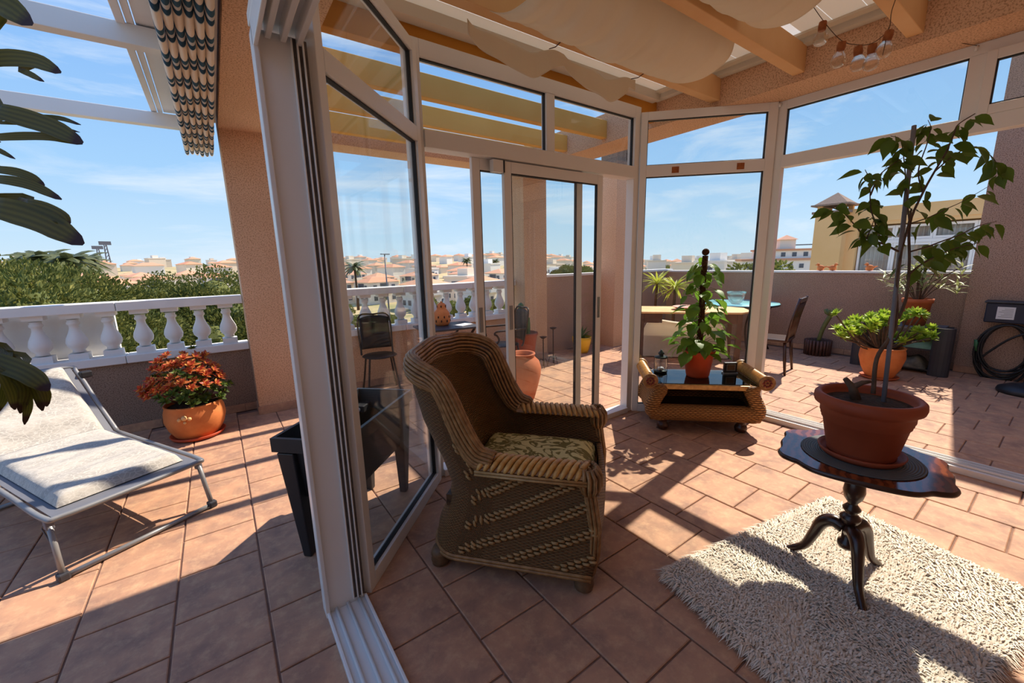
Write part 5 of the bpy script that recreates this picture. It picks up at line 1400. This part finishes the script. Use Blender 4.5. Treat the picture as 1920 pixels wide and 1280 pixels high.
# apartment block with corner tower, and the crane behind it
q = at_dist(1462, 500, 150); taken(q.x, q.y, 14); ab = thing('apartment_block', 'grey-white apartment block with a small roof tower behind the right parapet', 'building', (q.x, q.y, -14.6), R(-55))
MB().bb((-11, -5, 0), (11, 5, 14.6)).build('wall', 'wall_far', ab); MB().bb((-11.4, -5.4, 14.6), (11.4, 5.4, 15.2)).build('roof', 'roof_far', ab)
MB().bb((-7, -4, 15.2), (8, 4, 17.4)).build('upper_storey', 'wall_far', ab); MB().bb((-7.4, -4.4, 17.4), (8.4, 4.4, 17.9)).build('roof', 'roof_far', ab)
tw = MB().bb((-1, -2, 17.9), (3, 2, 20.6)).build('tower', 'wall_far', ab)
m = MB(); m.add([(-1.5, -2.5, 20.6), (3.5, -2.5, 20.6), (3.5, 2.5, 20.6), (-1.5, 2.5, 20.6), (1, 0, 22)], [(3, 2, 1, 0), (0, 1, 4), (1, 2, 4), (2, 3, 4), (3, 0, 4)]); m.build('tower_roof', 'roof_far', tw)
for f in range(8):
    for z in (10.2, 13.0): instance('window', wn, ab, (-9.6+2.75*f, -5.02, z))
    for z in (10.2, 13.0): instance('window', wn, ab, (-9.6+2.75*f, 5.02, z))
    if f < 5: instance('window', wn, ab, (-6+2.8*f, -4.02, 16.3)); instance('window', wn, ab, (-6+2.8*f, 4.02, 16.3))
q = at_dist(1470, 462, 420); cr_ = thing('tower_crane', 'thin tower crane on the skyline behind the apartment block', 'crane', (q.x, q.y, -30), R(-60))
MB().bar((0, 0, 0), (0, 0, q.z+30), 1.2, 1.2).build('mast', 'grey_plastic', cr_); MB().bar((-10, 0, q.z+31), (26, 0, q.z+31), .8, .9).build('jib', 'grey_plastic', cr_); MB().box((-9, 0, q.z+30), (3, 2, 3)).build('counterweight', 'charcoal', cr_)

# ---- trees
def crown_mesh(name, mat, seed, n, R_, flat, tuft, blobs=46):
    rn = random.Random(seed); m = MB(); C = []
    for k in range(blobs):
        a = k*2.39996; zf = 1-2*(k+.5)/blobs; rr = math.sqrt(1-zf*zf); s_ = rn.uniform(.62, .86)
        C.append((Vector((R_*rr*math.cos(a)*s_, R_*rr*math.sin(a)*s_, R_*flat*zf*s_)), R_*rn.uniform(.20, .34)))
    for k in range(n):
        c, r_ = C[rn.randrange(blobs)]
        a, zf = rn.uniform(0, 6.283), rn.uniform(-.6, 1); rr = math.sqrt(max(0, 1-zf*zf)); nv = Vector((rr*math.cos(a), rr*math.sin(a), zf))
        p = c+nv*r_*rn.uniform(.75, 1.1)*Vector((1, 1, .8)).length/1.6
        d = (nv+Vector((rn.uniform(-1, 1), rn.uniform(-1, 1), rn.uniform(-.3, 1)))*.7).normalized(); s1 = d.orthogonal().normalized(); s1.rotate(Matrix.Rotation(rn.uniform(0, 6.28), 3, d)); s2 = d.cross(s1)
        L = tuft*rn.uniform(.6, 1.3); w = L*.26
        for sv in (s1, s2):
            i = len(m.v); m.v += [tuple(p-sv*w*.5), tuple(p+d*L*.55+sv*w), tuple(p+d*L), tuple(p+d*L*.5-sv*w)]; m.f.append((i, i+1, i+2, i+3))
    for c, r_ in C: m.ball(c, r_*.6, 5)
    me = m.mesh(name); me.materials.append(MAT[mat]); return me
CW = [crown_mesh('foliage', 'pine_needles', s_, 60000, 4., .62, .14) for s_ in (1, 2)]
BW = [crown_mesh('foliage', 'bush_needles', s_, 3500, 1., .75, .13, 22) for s_ in (5, 6)]
def pine(px, d, topz, R_, k, label, flat=1.):
    p = at_dist(px, 500, d); t_ = thing('pine_tree', label, 'tree', (p.x, p.y, ground_h(p.x, p.y)), 0, 'pines below the left parapet')
    s_ = R_/4.; H = topz-t_.location.z-3.25*s_*flat
    instance('foliage', CW[k % 2], t_, (0, 0, H), (0, 0, k*1.3), (s_, s_, s_*flat))
    m = MB(); m.tube([(0, 0, -1), (.2, .1, H*.5), (0, 0, H)], [.28*s_+.1, .2*s_+.06, .1], 8)
    for j in range(4):
        a = j*1.6+k; m.tube([(0, 0, H*.75), (1.2*s_*math.cos(a), 1.2*s_*math.sin(a), H), (2.2*s_*math.cos(a), 2.2*s_*math.sin(a), H+.4)], [.1, .07, .03], 6)
    m.build('trunk', 'bark', t_, True); return t_
for k, (px, d, tz, R_, lab) in enumerate((
    (0, 21, 2.1, 4.2, 'tallest dark green pine at the left edge behind the balustrade'), (-150, 17, 1.9, 4.2, 'dark green pine partly outside the left edge of the view'), (88, 18, 1.1, 2.6, 'broad pine crown just right of the tallest pine'),
    (60, 13, -.6, 3.2, 'lower pine crown directly behind the left balusters'), (185, 15.5, -.75, 2.2, 'low pine crown below the white villa'), (272, 25, 1.2, 2.8, 'round pine crown left of centre behind the balustrade'),
    (345, 21, .55, 2.3, 'pine crown between the round pine and the pillar'), (425, 22, 1.35, 3.6, 'pine crown touching the left pillar'), (300, 14.5, -1.6, 2.6, 'shaded low pine seen between the middle balusters'), (400, 14, -1.35, 2.6, 'shaded low pine seen between the balusters next to the pillar'),
    (1075, 60, 1.2, 4.4, 'dark rounded tree above the corner parapet'))):
    pine(px, d, tz, R_, k, lab)
rn = random.Random(9)
def bush(px, d, r_, lab, grp):
    p = at_dist(px, 560, d)
    if taken(p.x, p.y, r_*1.1): return
    b = thing('shrub', lab, 'shrub', (p.x, p.y, ground_h(p.x, p.y)+.2*r_), 0, grp)
    instance('foliage', BW[rn.randrange(2)], b, (0, 0, r_*.5), (0, 0, rn.uniform(0, 6)), (r_*1.2, r_*1.2, r_))
for k in range(46):
    d = 36+62*((k*.618) % 1); bush(590+385*((k*.37) % 1), d, rn.uniform(1.2, 2.6), 'yellow-green shrub on the sandy slope below the balustrade', 'shrubs on the slope')
for k in range(26):
    bush(1205+300*((k*.618) % 1), 85+420*((k*.37) % 1), rn.uniform(3.5, 6.5), 'green clump of trees on the coastal plain', 'tree clumps on the plain')
for k in range(14):
    d = 90+260*((k*.414) % 1); bush(220+720*((k*.618) % 1), d, rn.uniform(1.8, 3.4), 'dark green garden tree among the town houses', 'garden trees in the town')

fr1 = MB()
def palm_mesh():
    m = MB(); rn = random.Random(3)
    for k in range(26):
        a = k*2.4; e = 1.0-1.7*(k/26); L = 2.4
        P = [Vector((L*u*math.cos(a)*math.cos(e*.6), L*u*math.sin(a)*math.cos(e*.6), L*u*e*.75-1.1*u*u)) for u in (0, .25, .5, .75, 1.)]
        for i in range(4):
            T = (P[i+1]-P[i]).normalized(); S = T.cross(Vector((0, 0, 1))).normalized(); w0, w1 = (.16, .42, .42, .30, .04)[i:i+2]
            j = len(m.v); m.v += [tuple(P[i]+S*w0-Vector((0, 0, w0*.5))), tuple(P[i]), tuple(P[i]-S*w0-Vector((0, 0, w0*.5))), tuple(P[i+1]+S*w1-Vector((0, 0, w1*.5))), tuple(P[i+1]), tuple(P[i+1]-S*w1-Vector((0, 0, w1*.5)))]
            m.f += [(j, j+1, j+4, j+3), (j+1, j+2, j+5, j+4)]
    me = m.mesh('fronds'); me.materials.append(MAT['palm_far']); return me
pme = palm_mesh()
def palm(px, py, d, s_, lab):
    p = at_dist(px, py, d); taken(p.x, p.y, 2.); g = ground_h(p.x, p.y); t_ = thing('palm_tree', lab, 'palm tree', (p.x, p.y, g))
    instance('fronds', pme, t_, (0, 0, p.z-g), None, (s_,)*3); MB().tube([(0, 0, -1), (.1, 0, (p.z-g)*.5), (0, 0, p.z-g)], [.3*s_, .2*s_, .18*s_], 8).build('trunk', 'bark', t_, True)
palm(58, 483, 62, .9, 'leftmost palm showing above the pines'); palm(82, 481, 58, .95, 'palm just right of the leftmost palm above the pines'); palm(128, 484, 55, .95, 'palm with dense fronds above the pines near the white villa'); palm(156, 486, 60, .95, 'palm nearest the white villa above the pines'); palm(30, 490, 75, .6, 'small palm at the left edge above the pines')
palm(664, 497, 105, 1.25, 'tall palm in the town seen through the splayed glass'); palm(875, 486, 190, 1.2, 'palm on the skyline left of the sliding sash'); palm(928, 488, 210, 1.2, 'palm on the skyline behind the sliding sash')
# ---- white villa half hidden by the pines
q = at_dist(205, 560, 66); vl = thing('white_villa', 'white villa with an orange tiled roof and tall chimney behind the pines', 'house', (q.x, q.y, -5.2), R(30))
vl.scale = (.62, .62, .62)
MB().bb((-6, -4, -3), (4, 4, 8.2)).build('wall', 'white_paint', vl); r = MB(); r.add([(-6.5, -4.5, 8.2), (4.5, -4.5, 8.2), (4.5, 4.5, 8.2), (-6.5, 4.5, 8.2), (-2.5, 0, 9.9), (.5, 0, 9.9)], [(0, 1, 5, 4), (1, 2, 5), (2, 3, 4, 5), (3, 0, 4), (3, 2, 1, 0)]); r.build('roof', 'roof_far', vl)
MB().bb((-4.4, -5.2, 0), (-3.3, -4.0, 9.3)).build('stair_tower', 'white_paint', vl); MB().bb((-2.2, -8.5, 0), (2.6, -4.0, 5.6)).build('annex', 'white_paint', vl)
for x in (-1.8, .6, 2.8): instance('window', wn, vl, (x, -4.02, 6.6))
# ---- masts and a street lamp
for px, py, d, lab in ((183, 466, 330, 'shorter floodlight mast on the skyline'), (197, 458, 300, 'taller floodlight mast on the skyline')):
    p = at_dist(px, py, d); g = ground_h(p.x, p.y); t_ = thing('floodlight_mast', lab, 'mast', (p.x, p.y, g), R(15)); h = p.z-g
    m = MB()
    for sx, sy in ((1, 1), (1, -1), (-1, 1), (-1, -1)): m.bar((sx*1., sy*1., 0), (sx*.4, sy*.4, h), .28, .28)
    for k in range(9): z = h*k/9; w = 1-.6*k/9; m.bar((-w, -w, z), (w*.93, -w*.93, z+h/9), .16, .16); m.bar((-w, w, z), (w*.93, w*.93, z+h/9), .16, .16)
    m.build('lattice', 'grey_plastic', t_); MB().box((0, 0, h+.6), (4.6, .8, 1.8)).build('lamp_rack', 'grey_plastic', t_)
p = at_dist(721, 477, 62); g = ground_h(p.x, p.y); t_ = thing('street_lamp', 'tall grey street lamp post among the town houses', 'street lamp', (p.x, p.y, g), R(35)); h = p.z-g
MB().tube([(0, 0, 0), (0, 0, h)], [.14, .08], 8).build('post', 'grey_plastic', t_, True); MB().box((.45, 0, h+.05), (1.1, .4, .16)).build('lamp_head', 'grey_plastic', t_, bevel=.05); MB().box((-.4, 0, h+.05), (.8, .36, .14)).build('lamp_head', 'grey_plastic', t_, bevel=.05)
